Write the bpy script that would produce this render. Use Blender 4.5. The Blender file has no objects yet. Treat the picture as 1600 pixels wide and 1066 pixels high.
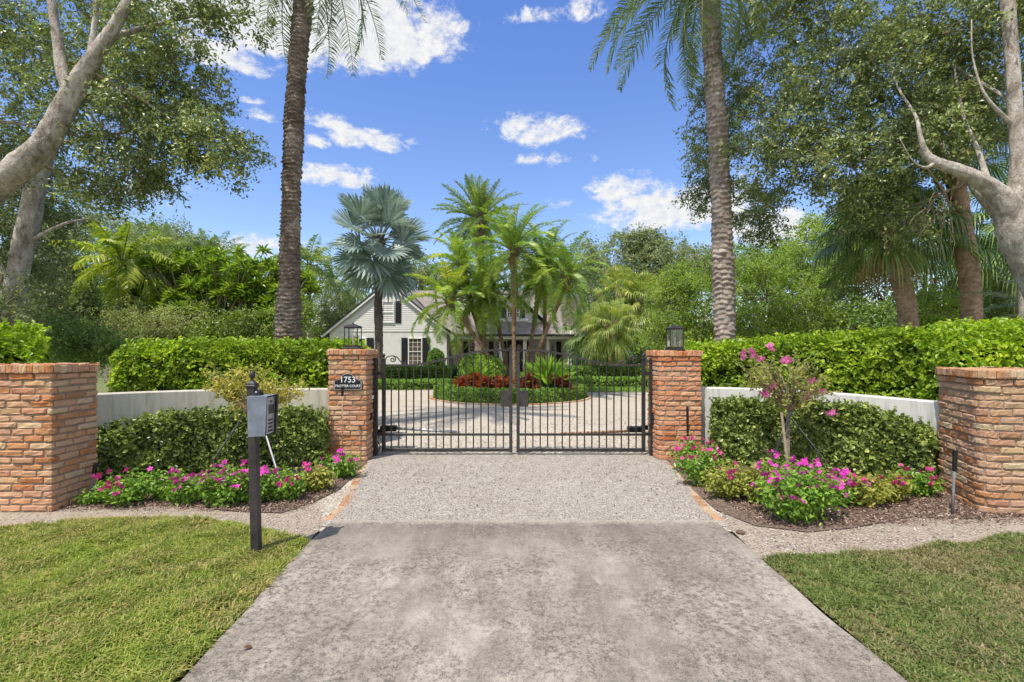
import bpy, math, random
import numpy as np
from mathutils import Vector, Matrix
R_ = math.radians
rng = np.random.default_rng(7)
random.seed(7)
scene = bpy.context.scene
COL = scene.collection
H = 1.6; F = 755.0; HY = 548.0

def P(px, py, D):
    return np.array([(px-800)*D/F, D, H-(py-HY)*D/F])
def G(px, py):
    D = F*H/(py-HY)
    return np.array([(px-800)*D/F, D, 0.0])
def nrm(a):
    a = np.asarray(a, float)
    return a/np.maximum(np.linalg.norm(a, axis=-1, keepdims=True), 1e-9)

# ------------------------------------------------------------ mesh builder
class MB:
    def __init__(s): s.V=[]; s.F=[]; s.n=0
    def add(s, V, Fs):
        V = np.asarray(V, float).reshape(-1,3)
        s.V.append(V)
        for f in (Fs if isinstance(Fs, (list,tuple)) else [Fs]):
            f = np.asarray(f, int)
            if f.size: s.F.append(f+s.n)
        s.n += len(V)
        return s
    def box(s, a, b, rot=None, org=None):
        x0,y0,z0=a; x1,y1,z1=b
        V=np.array([[x0,y0,z0],[x1,y0,z0],[x1,y1,z0],[x0,y1,z0],[x0,y0,z1],[x1,y0,z1],[x1,y1,z1],[x0,y1,z1]],float)
        if rot is not None: V = V@np.array(rot).T
        if org is not None: V = V+np.array(org)
        s.add(V, np.array([[0,3,2,1],[4,5,6,7],[0,1,5,4],[1,2,6,5],[2,3,7,6],[3,0,4,7]]))
        return s
    def cbox(s, c, d, rot=None, bev=0.0):
        d=np.array(d,float)/2
        if bev<=0:
            return s.box(-d, d, rot, c)
        # chamfered box
        V=[];Fq=[];T=[]
        idx={}
        for sx in(-1,1):
            for sy in(-1,1):
                for sz in(-1,1):
                    for ax in range(3):
                        p=np.array([sx,sy,sz])*d
                        for k in range(3):
                            if k!=ax: p[k]-= (sx,sy,sz)[k]*bev
                        idx[(sx,sy,sz,ax)]=len(V); V.append(p)
        for ax in range(3):
            o=[k for k in range(3) if k!=ax]
            for sg in(-1,1):
                q=[]
                for (a,b) in((-1,-1),(1,-1),(1,1),(-1,1)):
                    k=[0,0,0];k[ax]=sg;k[o[0]]=a;k[o[1]]=b
                    q.append(idx[(*k,ax)])
                Fq.append(q)
        for ax in range(3):
            o=[k for k in range(3) if k!=ax]
            for a in(-1,1):
                for b in(-1,1):
                    k0=[0,0,0];k0[ax]=-1;k0[o[0]]=a;k0[o[1]]=b
                    k1=list(k0);k1[ax]=1
                    Fq.append([idx[(*k0,o[0])],idx[(*k1,o[0])],idx[(*k1,o[1])],idx[(*k0,o[1])]])
        for sx in(-1,1):
            for sy in(-1,1):
                for sz in(-1,1):
                    T.append([idx[(sx,sy,sz,a)] for a in range(3)])
        V=np.array(V)
        if rot is not None: V=V@np.array(rot).T
        s.add(V+np.array(c),[np.array(Fq),np.array(T)])
        return s
    def bar(s, p, q, w, h=None, up=(0,0,1)):
        p=np.array(p,float);q=np.array(q,float);h=h or w
        t=nrm(q-p); u=np.cross(t,np.array(up,float))
        if np.linalg.norm(u)<1e-3: u=np.cross(t,np.array([0,1.,0]))
        u=nrm(u); v=np.cross(u,t)
        V=[]
        for c in(p,q):
            for a,b in((-1,-1),(1,-1),(1,1),(-1,1)): V.append(c+u*a*w/2+v*b*h/2)
        s.add(V,np.array([[0,3,2,1],[4,5,6,7],[0,1,5,4],[1,2,6,5],[2,3,7,6],[3,0,4,7]]))
        return s
    def tube(s, pts, rad, n=8, fn=None, cap=True):
        pts=np.asarray(pts,float); m=len(pts)
        rad=np.broadcast_to(np.asarray(rad,float),(m,)).copy()
        t=np.gradient(pts,axis=0); t=nrm(t)
        ref=np.array([1.,0,0]) if abs(t[0][0])<.9 else np.array([0,1.,0])
        u=nrm(np.cross(t[0],ref)); th=np.arange(n)*2*np.pi/n
        V=np.zeros((m,n,3)); dist=0
        for i in range(m):
            u=nrm(u-t[i]*np.dot(u,t[i])); v=np.cross(t[i],u)
            if i: dist+=np.linalg.norm(pts[i]-pts[i-1])
            r=rad[i]*(fn(dist,th) if fn else 1.0)
            r=np.broadcast_to(r,(n,))
            V[i]=pts[i]+(np.cos(th)*r)[:,None]*u+(np.sin(th)*r)[:,None]*v
        i=np.arange(m-1)[:,None]*n; j=np.arange(n)[None]; k=(j+1)%n
        q=np.stack([i+j,i+k,i+n+k,i+n+j],-1).reshape(-1,4)
        Fs=[q]
        Vf=V.reshape(-1,3)
        if cap:
            Vf=np.vstack([Vf,pts[0],pts[-1]])
            a=m*n;b=a+1;jj=np.arange(n);kk=(jj+1)%n
            Fs.append(np.stack([np.full(n,a),kk,jj],-1))
            Fs.append(np.stack([np.full(n,b),(m-1)*n+jj,(m-1)*n+kk],-1))
        s.add(Vf,Fs)
        return s
    def lathe(s, prof, c, n=16):
        prof=np.array(prof,float); th=np.arange(n)*2*np.pi/n; m=len(prof)
        V=np.stack([prof[:,0:1]*np.cos(th),prof[:,0:1]*np.sin(th),np.repeat(prof[:,1:2],n,1)],-1).reshape(-1,3)+np.array(c)
        i=np.arange(m-1)[:,None]*n; j=np.arange(n)[None]; k=(j+1)%n
        s.add(V,np.stack([i+j,i+k,i+n+k,i+n+j],-1).reshape(-1,4))
        return s
    def prism(s, poly, z0, z1):
        poly=np.asarray(poly,float); n=len(poly)
        V=np.vstack([np.c_[poly,np.full(n,z0)],np.c_[poly,np.full(n,z1)]])
        j=np.arange(n);k=(j+1)%n
        s.add(V,[np.stack([j,k,k+n,j+n],-1),np.arange(n)[None,::-1],np.arange(n)[None]+n])
        return s
    def arrays(s):
        return (np.vstack(s.V) if s.V else np.zeros((0,3))), s.F

def to_mesh(name, V, Fs, smooth=False):
    me=bpy.data.meshes.new(name)
    V=np.asarray(V,np.float32)
    me.vertices.add(len(V)); me.vertices.foreach_set('co',V.ravel())
    loops=np.concatenate([f.ravel() for f in Fs]).astype(np.int32)
    tot=np.concatenate([np.full(len(f),f.shape[1]) for f in Fs])
    st=np.concatenate([[0],np.cumsum(tot)[:-1]]).astype(np.int32)
    me.loops.add(len(loops)); me.loops.foreach_set('vertex_index',loops)
    me.polygons.add(len(tot)); me.polygons.foreach_set('loop_start',st)
    me.polygons.foreach_set('use_smooth',np.full(len(tot),bool(smooth)))
    me.update(calc_edges=True); me.validate()
    return me

def tag(o, label=None, cat=None, group=None, kind=None):
    if label: o['label']=label
    if cat: o['category']=cat
    if group: o['group']=group
    if kind: o['kind']=kind
    return o
def thing(name, loc, label, cat, group=None):
    o=bpy.data.objects.new(name,None); COL.objects.link(o)
    o.empty_display_size=.1
    o.location=tuple(float(a) for a in loc)
    return tag(o,label,cat,group)
def wloc(o):
    l=np.zeros(3)
    while o is not None:
        l=l+np.array(o.location); o=o.parent
    return l
def emit(name, mb, mat, parent=None, smooth=False, loc=None):
    V,Fs=mb.arrays() if isinstance(mb,MB) else mb
    if not isinstance(Fs,list): Fs=[Fs]
    base=wloc(parent) if parent is not None else np.zeros(3)
    own=np.zeros(3) if loc is None else np.array(loc,float)-base
    me=to_mesh(name,V-base-own,Fs,smooth)
    me.materials.append(mat)
    o=bpy.data.objects.new(name,me); COL.objects.link(o)
    o.location=tuple(own)
    if parent is not None: o.parent=parent
    return o
def copy_tree(o, parent=None):
    c=o.copy(); COL.objects.link(c)
    if parent is not None: c.parent=parent
    for ch in list(o.children): copy_tree(ch,c)
    return c

# ------------------------------------------------------------ materials
def new_mat(name):
    m=bpy.data.materials.new(name); m.use_nodes=True
    nt=m.node_tree
    for n in list(nt.nodes): nt.nodes.remove(n)
    out=nt.nodes.new('ShaderNodeOutputMaterial')
    return m,nt,out
def N(nt,t,**kw):
    n=nt.nodes.new(t)
    for k,v in kw.items():
        if k in n.inputs: n.inputs[k].default_value=v
        else: setattr(n,k,v)
    return n
def ramp(nt, fac, stops, interp='LINEAR'):
    r=nt.nodes.new('ShaderNodeValToRGB'); cr=r.color_ramp; cr.interpolation=interp
    while len(cr.elements)<len(stops): cr.elements.new(.5)
    for e,(p,c) in zip(cr.elements,stops):
        e.position=p; e.color=(*c,1) if len(c)==3 else c
    nt.links.new(fac,r.inputs[0]); return r.outputs[0]
def mixc(nt,f,a,b,mode='MIX'):
    m=nt.nodes.new('ShaderNodeMix'); m.data_type='RGBA'; m.blend_type=mode
    for i,v in((0,f),(6,a),(7,b)):
        if isinstance(v,(int,float)): m.inputs[i].default_value=v
        elif isinstance(v,tuple): m.inputs[i].default_value=(*v,1) if len(v)==3 else v
        else: nt.links.new(v,m.inputs[i])
    return m.outputs[2]
def noise(nt,scale,detail=3,rough=.55,coord='Object',dist=0,vec=None):
    n=nt.nodes.new('ShaderNodeTexNoise'); n.inputs['Scale'].default_value=scale
    n.inputs['Detail'].default_value=detail; n.inputs['Roughness'].default_value=rough
    n.inputs['Distortion'].default_value=dist
    if vec is None:
        t=nt.nodes.new('ShaderNodeTexCoord'); vec=t.outputs[coord]
    nt.links.new(vec,n.inputs['Vector'])
    return n.outputs['Fac']
def mapped(nt,scale,coord='Object',rot=(0,0,0)):
    t=nt.nodes.new('ShaderNodeTexCoord'); m=nt.nodes.new('ShaderNodeMapping')
    m.inputs['Scale'].default_value=scale; m.inputs['Rotation'].default_value=rot
    nt.links.new(t.outputs[coord],m.inputs['Vector']); return m.outputs[0]
def math_(nt,op,a,b=None,c=None,clamp=False):
    m=nt.nodes.new('ShaderNodeMath'); m.operation=op; m.use_clamp=clamp
    for i,v in enumerate((a,b,c)):
        if v is None: continue
        if isinstance(v,(int,float)): m.inputs[i].default_value=v
        else: nt.links.new(v,m.inputs[i])
    return m.outputs[0]
def bsdf(nt,out,color,rough=.8,spec=.3,metal=0,bump=None,bstr=.3,bdist=.01):
    b=nt.nodes.new('ShaderNodeBsdfPrincipled')
    if isinstance(color,tuple): b.inputs['Base Color'].default_value=(*color,1)
    else: nt.links.new(color,b.inputs['Base Color'])
    if isinstance(rough,(int,float)): b.inputs['Roughness'].default_value=rough
    else: nt.links.new(rough,b.inputs['Roughness'])
    b.inputs['Specular IOR Level'].default_value=spec; b.inputs['Metallic'].default_value=metal
    if bump is not None:
        n=nt.nodes.new('ShaderNodeBump'); n.inputs['Strength'].default_value=bstr; n.inputs['Distance'].default_value=bdist
        nt.links.new(bump,n.inputs['Height']); nt.links.new(n.outputs[0],b.inputs['Normal'])
    if out is not None: nt.links.new(b.outputs[0],out.inputs[0])
    return b
def island(nt):
    return nt.nodes.new('ShaderNodeNewGeometry').outputs['Random Per Island']

GAIN={'leaf_pygmy_palm':1.4,'leaf_croton_dark':.9,'leaf_coconut':1.35,'leaf_oak':1.95,'leaf_oak_far':1.7,'leaf_dense':2.0,'leaf_olive':1.5,'leaf_clipped_dark':2.0,'leaf_sabal':1.7,'leaf_date_palm':1.35,'leaf_silver':1.15,'leaf_palmetto':1.5,'leaf_ficus_bright':1.3,'leaf_ficus_yellow':1.1,'leaf_court_hedge':1.35,
 'petal_magenta':1.1,'petal_crimson':1.1,'petal_mauve':1.1,'leaf_croton':.85,'leaf_bougainvillea':1.2,'leaf_yellowed':1.1,'leaf_periwinkle':1.2,'leaf_lime':1.05}
def leafmat(name, stops, trans=.35, rough=.45, clump=1.2, clump_amt=.5, spec=.35, tcol=None, gain=None):
    """leaf colour: random per leaf, shifted by a slow noise so clumps differ"""
    g=GAIN.get(name,1.2); stops=[(p,tuple(min(.85,v*g) for v in c)) for p,c in stops]
    m,nt,out=new_mat(name)
    i=island(nt); nz=noise(nt,clump,2)
    f=math_(nt,'ADD',math_(nt,'MULTIPLY',i,1-clump_amt),math_(nt,'MULTIPLY',math_(nt,'MULTIPLY_ADD',nz,2.2,-.6),clump_amt),clamp=True)
    c=ramp(nt,f,stops)
    b=bsdf(nt,None,c,rough,spec)
    t=nt.nodes.new('ShaderNodeBsdfTranslucent')
    tc=mixc(nt,1.0,c,tcol or (1.0,1.0,.55),'MULTIPLY')
    tc=mixc(nt,1.0,tc,(1.5,1.6,1.2),'MULTIPLY')
    nt.links.new(tc,t.inputs[0])
    mx=nt.nodes.new('ShaderNodeMixShader'); mx.inputs[0].default_value=trans
    nt.links.new(b.outputs[0],mx.inputs[1]); nt.links.new(t.outputs[0],mx.inputs[2])
    nt.links.new(mx.outputs[0],out.inputs[0])
    return m
def simple(name,c,rough=.6,spec=.4,metal=0,ns=8,amt=.25,bump=0,bscale=60,bdist=.003):
    m,nt,out=new_mat(name)
    n=noise(nt,ns,4)
    a=tuple(max(0,v*(1-amt)) for v in c); b_=tuple(min(1,v*(1+amt)) for v in c)
    col=ramp(nt,n,[(.3,a),(.7,b_)])
    bp=noise(nt,bscale,3) if bump else None
    bsdf(nt,out,col,rough,spec,metal,bp,bump,bdist)
    return m

# palettes
ML={}
ML['hedge_bright']=leafmat('leaf_ficus_bright',[(0,(.06,.095,.014)),(.42,(.18,.27,.028)),(.8,(.38,.47,.045)),(1,(.58,.62,.09))],.38,.38,1.6,.45)
ML['hedge_yellow']=leafmat('leaf_ficus_yellow',[(0,(.09,.16,.015)),(.45,(.25,.38,.03)),(.8,(.46,.56,.05)),(1,(.62,.66,.1))],.38,.38,1.6,.45)
ML['hedge_dark']=leafmat('leaf_clipped_dark',[(0,(.022,.036,.01)),(.45,(.085,.115,.028)),(.78,(.20,.24,.06)),(1,(.42,.43,.17))],.25,.33,2.0,.35,.5)
ML['court']=leafmat('leaf_court_hedge',[(0,(.045,.10,.015)),(.5,(.12,.22,.035)),(1,(.26,.38,.06))],.3,.5,1.0,.3)
ML['courtlight']=leafmat('leaf_ground_cover',[(0,(.07,.14,.02)),(.5,(.17,.30,.045)),(1,(.34,.48,.09))],.3,.5,1.0,.3)
ML['oak']=leafmat('leaf_oak',[(0,(.03,.05,.02)),(.45,(.085,.115,.04)),(.8,(.20,.235,.08)),(1,(.44,.44,.18))],.22,.36,.9,.3,.6)
ML['oak_far']=leafmat('leaf_oak_far',[(0,(.06,.085,.04)),(.5,(.135,.17,.075)),(1,(.26,.28,.13))],.28,.5,.4,.4)
ML['dense']=leafmat('leaf_dense',[(0,(.03,.06,.015)),(.5,(.08,.14,.03)),(1,(.19,.27,.06))],.28,.45,.5,.4)
ML['lime']=leafmat('leaf_lime',[(0,(.07,.12,.02)),(.45,(.20,.31,.045)),(.8,(.36,.47,.06)),(1,(.50,.56,.11))],.38,.5,.9,.5)
ML['frangi']=leafmat('leaf_frangipani',[(0,(.05,.09,.018)),(.45,(.15,.235,.035)),(.85,(.32,.41,.06)),(1,(.52,.46,.12))],.35,.35,.6,.4,.5)
ML['silver']=leafmat('leaf_silver',[(0,(.08,.12,.105)),(.45,(.19,.25,.225)),(.8,(.32,.40,.37)),(1,(.50,.58,.54))],.18,.4,.8,.3,.5,(1,1,.9))
ML['palmetto']=leafmat('leaf_palmetto',[(0,(.06,.10,.075)),(.5,(.15,.21,.16)),(1,(.33,.41,.32))],.2,.4,.8,.3,.5,(1,1,.8))
ML['date']=leafmat('leaf_date_palm',[(0,(.05,.085,.03)),(.5,(.12,.18,.06)),(.85,(.24,.29,.09)),(1,(.42,.36,.12))],.22,.4,.5,.4,.5)
ML['pygmy']=leafmat('leaf_pygmy_palm',[(0,(.045,.085,.018)),(.4,(.13,.215,.035)),(.75,(.30,.39,.06)),(.92,(.60,.50,.10)),(1,(.72,.46,.12))],.33,.38,.8,.6,.5)
ML['coco']=leafmat('leaf_coconut',[(0,(.045,.085,.02)),(.5,(.13,.20,.045)),(.85,(.30,.35,.08)),(1,(.5,.46,.13))],.3,.4,.5,.5,.45)
ML['sabal']=leafmat('leaf_sabal',[(0,(.035,.065,.02)),(.5,(.09,.14,.04)),(.9,(.2,.26,.08)),(1,(.38,.36,.14))],.25,.38,.6,.4,.5)
ML['olive']=leafmat('leaf_olive',[(0,(.08,.10,.04)),(.45,(.20,.235,.085)),(.85,(.38,.41,.17)),(1,(.52,.52,.26))],.3,.5,.9,.45)
ML['coco_y']=leafmat('leaf_coconut_yellow',[(0,(.10,.15,.02)),(.5,(.28,.36,.05)),(.85,(.52,.50,.09)),(1,(.66,.50,.13))],.35,.4,.9,.6,.5)
ML['sabal_y']=leafmat('leaf_sabal_yellow',[(0,(.10,.15,.03)),(.5,(.25,.31,.07)),(1,(.55,.5,.15))],.3,.4,.6,.4,.5)
ML['straw']=leafmat('leaf_dead_frond',[(0,(.16,.08,.035)),(.6,(.34,.19,.08)),(1,(.5,.33,.16))],.15,.8,1,.3,.1)
ML['peri']=leafmat('leaf_periwinkle',[(0,(.06,.13,.02)),(.5,(.16,.30,.035)),(1,(.36,.50,.08))],.35,.35,2.5,.3,.5)
ML['peri_y']=leafmat('leaf_periwinkle_dry',[(0,(.12,.14,.03)),(.5,(.29,.31,.06)),(1,(.5,.46,.13))],.35,.45,2.5,.3)
ML['boug']=leafmat('leaf_bougainvillea',[(0,(.12,.15,.04)),(.5,(.28,.30,.08)),(1,(.5,.46,.16))],.35,.45,2.5,.3)
ML['boug_y']=leafmat('leaf_yellowed',[(0,(.22,.22,.04)),(.5,(.46,.43,.08)),(1,(.66,.58,.17))],.35,.45,2.5,.3)
ML['croton']=leafmat('leaf_croton',[(0,(.10,.02,.015)),(.45,(.36,.06,.02)),(.8,(.65,.19,.04)),(1,(.75,.42,.08))],.25,.35,2.5,.3,.5)
ML['croton_d']=leafmat('leaf_croton_dark',[(0,(.05,.015,.015)),(.5,(.2,.04,.025)),(.85,(.45,.12,.04)),(1,(.15,.2,.05))],.25,.35,2.5,.3,.5)
ML['spiky']=leafmat('leaf_spiky',[(0,(.09,.17,.02)),(.5,(.25,.40,.05)),(1,(.46,.58,.12))],.35,.35,2,.3,.5)
ML['magenta']=leafmat('petal_magenta',[(0,(.34,.01,.19)),(.5,(.52,.02,.33)),(1,(.68,.08,.46))],.15,.5,6,.2,.3,(1,.7,1))
ML['magenta_d']=leafmat('petal_crimson',[(0,(.32,.01,.11)),(.5,(.50,.02,.20)),(1,(.64,.08,.32))],.15,.5,6,.2,.3,(1,.7,.9))
ML['pinkmauve']=leafmat('petal_mauve',[(0,(.35,.07,.22)),(.5,(.55,.14,.36)),(1,(.7,.3,.52))],.3,.5,6,.2,.3,(1,.8,1))

def barkmat(name,a,b,c,scale=6,stretch=.35,bump=.6,bd=.015):
    m,nt,out=new_mat(name)
    v=mapped(nt,(1,1,stretch))
    n1=noise(nt,scale,6,.65,vec=v,dist=.6); n2=noise(nt,scale*.25,3)
    f=math_(nt,'ADD',math_(nt,'MULTIPLY',n1,.6),math_(nt,'MULTIPLY',n2,.4))
    col=ramp(nt,f,[(.33,a),(.5,b),(.66,c)])
    bp=noise(nt,scale*5,5,.7,vec=v)
    sp_=noise(nt,scale*2.2,4,.7)
    col=mixc(nt,math_(nt,'MULTIPLY',ramp(nt,sp_,[(.53,(0,0,0)),(.60,(1,1,1))]),.45),col,a)
    bsdf(nt,out,col,.9,.15,0,bp,bump,bd)
    return m
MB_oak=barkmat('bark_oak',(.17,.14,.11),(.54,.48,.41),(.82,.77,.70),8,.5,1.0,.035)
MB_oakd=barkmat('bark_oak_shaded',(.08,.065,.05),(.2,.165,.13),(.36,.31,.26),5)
MB_palm=barkmat('bark_date_palm',(.07,.052,.04),(.23,.18,.14),(.50,.43,.36),9,1.6,.9)
MB_palmp=barkmat('bark_date_palm_pale',(.16,.125,.10),(.36,.30,.25),(.55,.48,.42),9,1.6,.9)
MB_pyg=barkmat('bark_pygmy_palm',(.10,.06,.035),(.27,.18,.11),(.46,.33,.22),11,1.5,.9)
MB_dark=barkmat('bark_dark_palm',(.06,.048,.038),(.15,.12,.10),(.27,.23,.19),8,1.8,.9)
MB_sabal=barkmat('bark_sabal',(.17,.11,.07),(.44,.30,.19),(.66,.49,.34),9,1.8,1.0)
MB_grey=barkmat('bark_grey',(.14,.12,.10),(.30,.26,.22),(.46,.42,.36),9,1.0,.8)
MB_twig=simple('twig_wood',(.30,.24,.17),.9,.1,0,20,.35)
MB_frang=simple('frangipani_wood',(.38,.33,.24),.85,.15,0,12,.35)

def brickmat(name,tint=(1,1,1)):
    m,nt,out=new_mat(name)
    i=island(nt)
    st=[(0,(.50,.19,.08)),(.14,(.62,.30,.15)),(.3,(.66,.36,.21)),(.45,(.68,.42,.29)),(.58,(.64,.37,.26)),(.7,(.72,.49,.29)),(.82,(.60,.30,.20)),(.93,(.74,.56,.38)),(1,(.42,.19,.11))]
    st=[(p,tuple(min(.8,a*b) for a,b in zip(c,(tint[0],tint[1]*.99,tint[2]*.90)))) for p,c in st]
    col=ramp(nt,i,st)
    n1=noise(nt,16,5,.65)
    col=mixc(nt,math_(nt,'MULTIPLY',ramp(nt,n1,[(.52,(0,0,0)),(.74,(1,1,1))]),.55),col,(.66,.52,.42))
    n3=noise(nt,9,4,.6)
    col=mixc(nt,math_(nt,'MULTIPLY',ramp(nt,n3,[(.55,(0,0,0)),(.75,(1,1,1))]),.5),col,(.30,.13,.08))
    n2=noise(nt,120,3,.6)
    col=mixc(nt,.35,col,ramp(nt,n2,[(.3,(.35,.3,.28)),(.7,(1,1,1))]),'MULTIPLY')
    bsdf(nt,out,col,.92,.12,0,noise(nt,70,5,.7),.7,.006)
    return m
M_brick=brickmat('tumbled_brick')
M_brickr=brickmat('tumbled_brick_buff',(.86,.93,.95))
M_brickg=brickmat('tumbled_brick_red',(1.02,.9,.85))
M_brickw=brickmat('worn_edging_brick',(.80,.92,1.0))
M_mortar=simple('mortar',(.33,.25,.19),.95,.1,0,12,.25,.6,90,.004)
M_iron=simple('black_iron',(.030,.027,.026),.42,.5,.0,14,.4,.15,120,.001)
M_iron2=simple('bronze_iron',(.045,.039,.036),.5,.5,.0,14,.4,.15,120,.001)
M_ironpost=simple('painted_post',(.042,.037,.038),.5,.45,0,9,.5,.25,70,.002)
M_greymetal=simple('weathered_grey_metal',(.20,.235,.29),.62,.35,.0,14,.22,.25,60,.001)
M_plate=simple('brushed_plate',(.48,.47,.45),.42,.5,.4,22,.2)
M_darkplastic=simple('dark_plastic',(.012,.012,.014),.3,.5,0,8,.2)
M_silver=simple('galvanised_arm',(.6,.6,.6),.35,.5,.7,10,.15)
M_copper=simple('copper_stake',(.42,.24,.13),.6,.4,.2,14,.3)
M_wood=simple('bare_wood_stake',(.42,.33,.24),.85,.15,0,12,.3)
M_greystake=simple('grey_stake',(.18,.19,.2),.7,.3,0,14,.3)
M_white=simple('white_letters',(.8,.8,.8),.6,.3,0,20,.05)
M_plaque=simple('plaque_navy',(.012,.014,.022),.35,.5,0,20,.2)

def gmat(name,lo,mid,hi,scale,bump=.5,vor=90,bd=.01,big=.6,dark=None,dthr=.62,dscale=2.2):
    m,nt,out=new_mat(name)
    vo=nt.nodes.new('ShaderNodeTexVoronoi'); vo.inputs['Scale'].default_value=vor
    t=nt.nodes.new('ShaderNodeTexCoord'); nt.links.new(t.outputs['Object'],vo.inputs['Vector'])
    sep=nt.nodes.new('ShaderNodeSeparateColor'); nt.links.new(vo.outputs['Color'],sep.inputs[0])
    n1=noise(nt,scale,6,.65); n2=noise(nt,big,4,.6)
    f=math_(nt,'ADD',math_(nt,'MULTIPLY',sep.outputs[0],.42),math_(nt,'ADD',math_(nt,'MULTIPLY',n1,.36),math_(nt,'MULTIPLY',n2,.22)))
    col=ramp(nt,f,[(.25,lo),(.5,mid),(.78,hi)])
    if dark is not None:
        nd=noise(nt,dscale,5,.62)
        col=mixc(nt,ramp(nt,nd,[(dthr-.12,(0,0,0)),(dthr+.1,(.85,.85,.85))]),col,dark)
    bsdf(nt,out,col,.95,.12,0,vo.outputs['Distance'],bump,bd)
    return m
M_gravel=gmat('shell_gravel',(.20,.18,.155),(.40,.365,.32),(.62,.575,.51),9,.6,85,.012,.5,(.36,.30,.25),.64,1.3)
M_court=gmat('court_gravel',(.32,.275,.225),(.52,.46,.375),(.70,.62,.52),6,.6,45,.02,.3)
M_verge=gmat('verge_gravel',(.19,.15,.115),(.35,.29,.225),(.52,.44,.35),7,.45,90,.012,.8,(.38,.31,.25),.6,1.6)
M_mulch=gmat('mulch',(.08,.05,.038),(.23,.155,.12),(.40,.31,.25),14,1,70,.02,1,(.3,.24,.19),.64,2.4)
M_soil=gmat('soil',(.09,.075,.035),(.20,.17,.07),(.30,.25,.12),14,.8,90,.01,1.2)
M_ground=gmat('far_ground',(.06,.07,.03),(.12,.13,.06),(.18,.19,.09),5,.5,30,.02,.3)
M_farlawn=gmat('far_lawn',(.11,.13,.05),(.18,.21,.08),(.27,.29,.13),8,.5,60,.02,.5)

def concrete():
    m,nt,out=new_mat('stained_concrete')
    t=nt.nodes.new('ShaderNodeTexCoord'); s=nt.nodes.new('ShaderNodeSeparateXYZ'); nt.links.new(t.outputs['Object'],s.inputs[0])
    big=noise(nt,.75,4,.55,dist=.3); mid=noise(nt,3.4,9,.78); fine=noise(nt,26,7,.82); sp=noise(nt,150,3,.75)
    str_=noise(nt,3.0,6,.7,vec=mapped(nt,(1.6,.35,1)))
    f=math_(nt,'ADD',math_(nt,'MULTIPLY',big,.30),math_(nt,'ADD',math_(nt,'MULTIPLY',mid,.40),math_(nt,'MULTIPLY',str_,.30)))
    base=ramp(nt,f,[(.41,(.20,.17,.138)),(.49,(.30,.262,.215)),(.565,(.43,.38,.315))])
    clot=noise(nt,30,9,.88,dist=.1); big2=noise(nt,1.1,5,.65)
    mask=math_(nt,'MULTIPLY',ramp(nt,big2,[(.40,(.18,.18,.18)),(.55,(1,1,1))]),ramp(nt,clot,[(.50,(0,0,0)),(.535,(1,1,1))]))
    base=mixc(nt,math_(nt,'MULTIPLY',mask,.88),base,(.095,.082,.07))
    base=mixc(nt,math_(nt,'MULTIPLY',ramp(nt,fine,[(.55,(0,0,0)),(.62,(1,1,1))]),.35),base,(.46,.40,.33))
    base=mixc(nt,math_(nt,'MULTIPLY',ramp(nt,sp,[(.56,(0,0,0)),(.66,(1,1,1))]),.6),base,(.54,.48,.40))
    base=mixc(nt,math_(nt,'MULTIPLY',ramp(nt,sp,[(.34,(1,1,1)),(.45,(0,0,0))]),.6),base,(.085,.078,.07))
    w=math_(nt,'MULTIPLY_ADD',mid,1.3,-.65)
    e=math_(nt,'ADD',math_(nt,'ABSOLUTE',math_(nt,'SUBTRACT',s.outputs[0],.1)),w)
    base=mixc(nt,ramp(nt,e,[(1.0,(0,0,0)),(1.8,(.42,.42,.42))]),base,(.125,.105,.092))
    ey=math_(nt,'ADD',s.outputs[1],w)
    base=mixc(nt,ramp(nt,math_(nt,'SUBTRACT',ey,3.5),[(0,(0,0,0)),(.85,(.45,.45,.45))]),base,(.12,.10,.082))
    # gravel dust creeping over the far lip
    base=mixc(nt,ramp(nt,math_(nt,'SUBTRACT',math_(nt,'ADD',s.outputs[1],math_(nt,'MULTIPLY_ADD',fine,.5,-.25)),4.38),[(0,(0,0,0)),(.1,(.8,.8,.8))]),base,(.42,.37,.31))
    bp=math_(nt,'ADD',sp,math_(nt,'MULTIPLY',fine,.8))
    bsdf(nt,out,base,.9,.2,0,bp,.5,.004)
    return m
M_conc=concrete()

def wallmat(name,c,stain):
    m,nt,out=new_mat(name)
    n=noise(nt,2.2,5,.6); v=mapped(nt,(6,6,.7)); st=noise(nt,2.5,4,.6,vec=v)
    col=ramp(nt,n,[(.3,tuple(a*.9 for a in c)),(.7,c)])
    col=mixc(nt,math_(nt,'MULTIPLY',ramp(nt,st,[(.46,(0,0,0)),(.66,(1,1,1))]),.55),col,stain)
    t_=nt.nodes.new('ShaderNodeTexCoord'); s_=nt.nodes.new('ShaderNodeSeparateXYZ'); nt.links.new(t_.outputs['Object'],s_.inputs[0])
    col=mixc(nt,ramp(nt,math_(nt,'ADD',s_.outputs[2],math_(nt,'MULTIPLY_ADD',n,.4,-.2)),[(.02,(.7,.7,.7)),(.28,(0,0,0))]),col,stain)
    bsdf(nt,out,col,.85,.2,0,noise(nt,60,4,.7),.35,.004)
    return m
M_stucco=wallmat('painted_stucco',(.70,.69,.66),(.36,.33,.28))
M_stuccol=wallmat('cream_stucco_shaded',(.62,.59,.50),(.34,.31,.25))  # tree shade on the left wall is mixed into this darker cream
M_hwall=wallmat('house_render',(.78,.77,.74),(.6,.58,.54))
M_hcream=wallmat('porch_render',(.74,.68,.56),(.6,.55,.45))
M_siding=simple('white_siding',(.74,.72,.69),.6,.3,0,3,.06)
M_trim=simple('white_trim',(.78,.77,.75),.55,.3,0,6,.05)
M_shutter=simple('black_shutter',(.022,.022,.025),.5,.4,0,6,.3)
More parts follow.
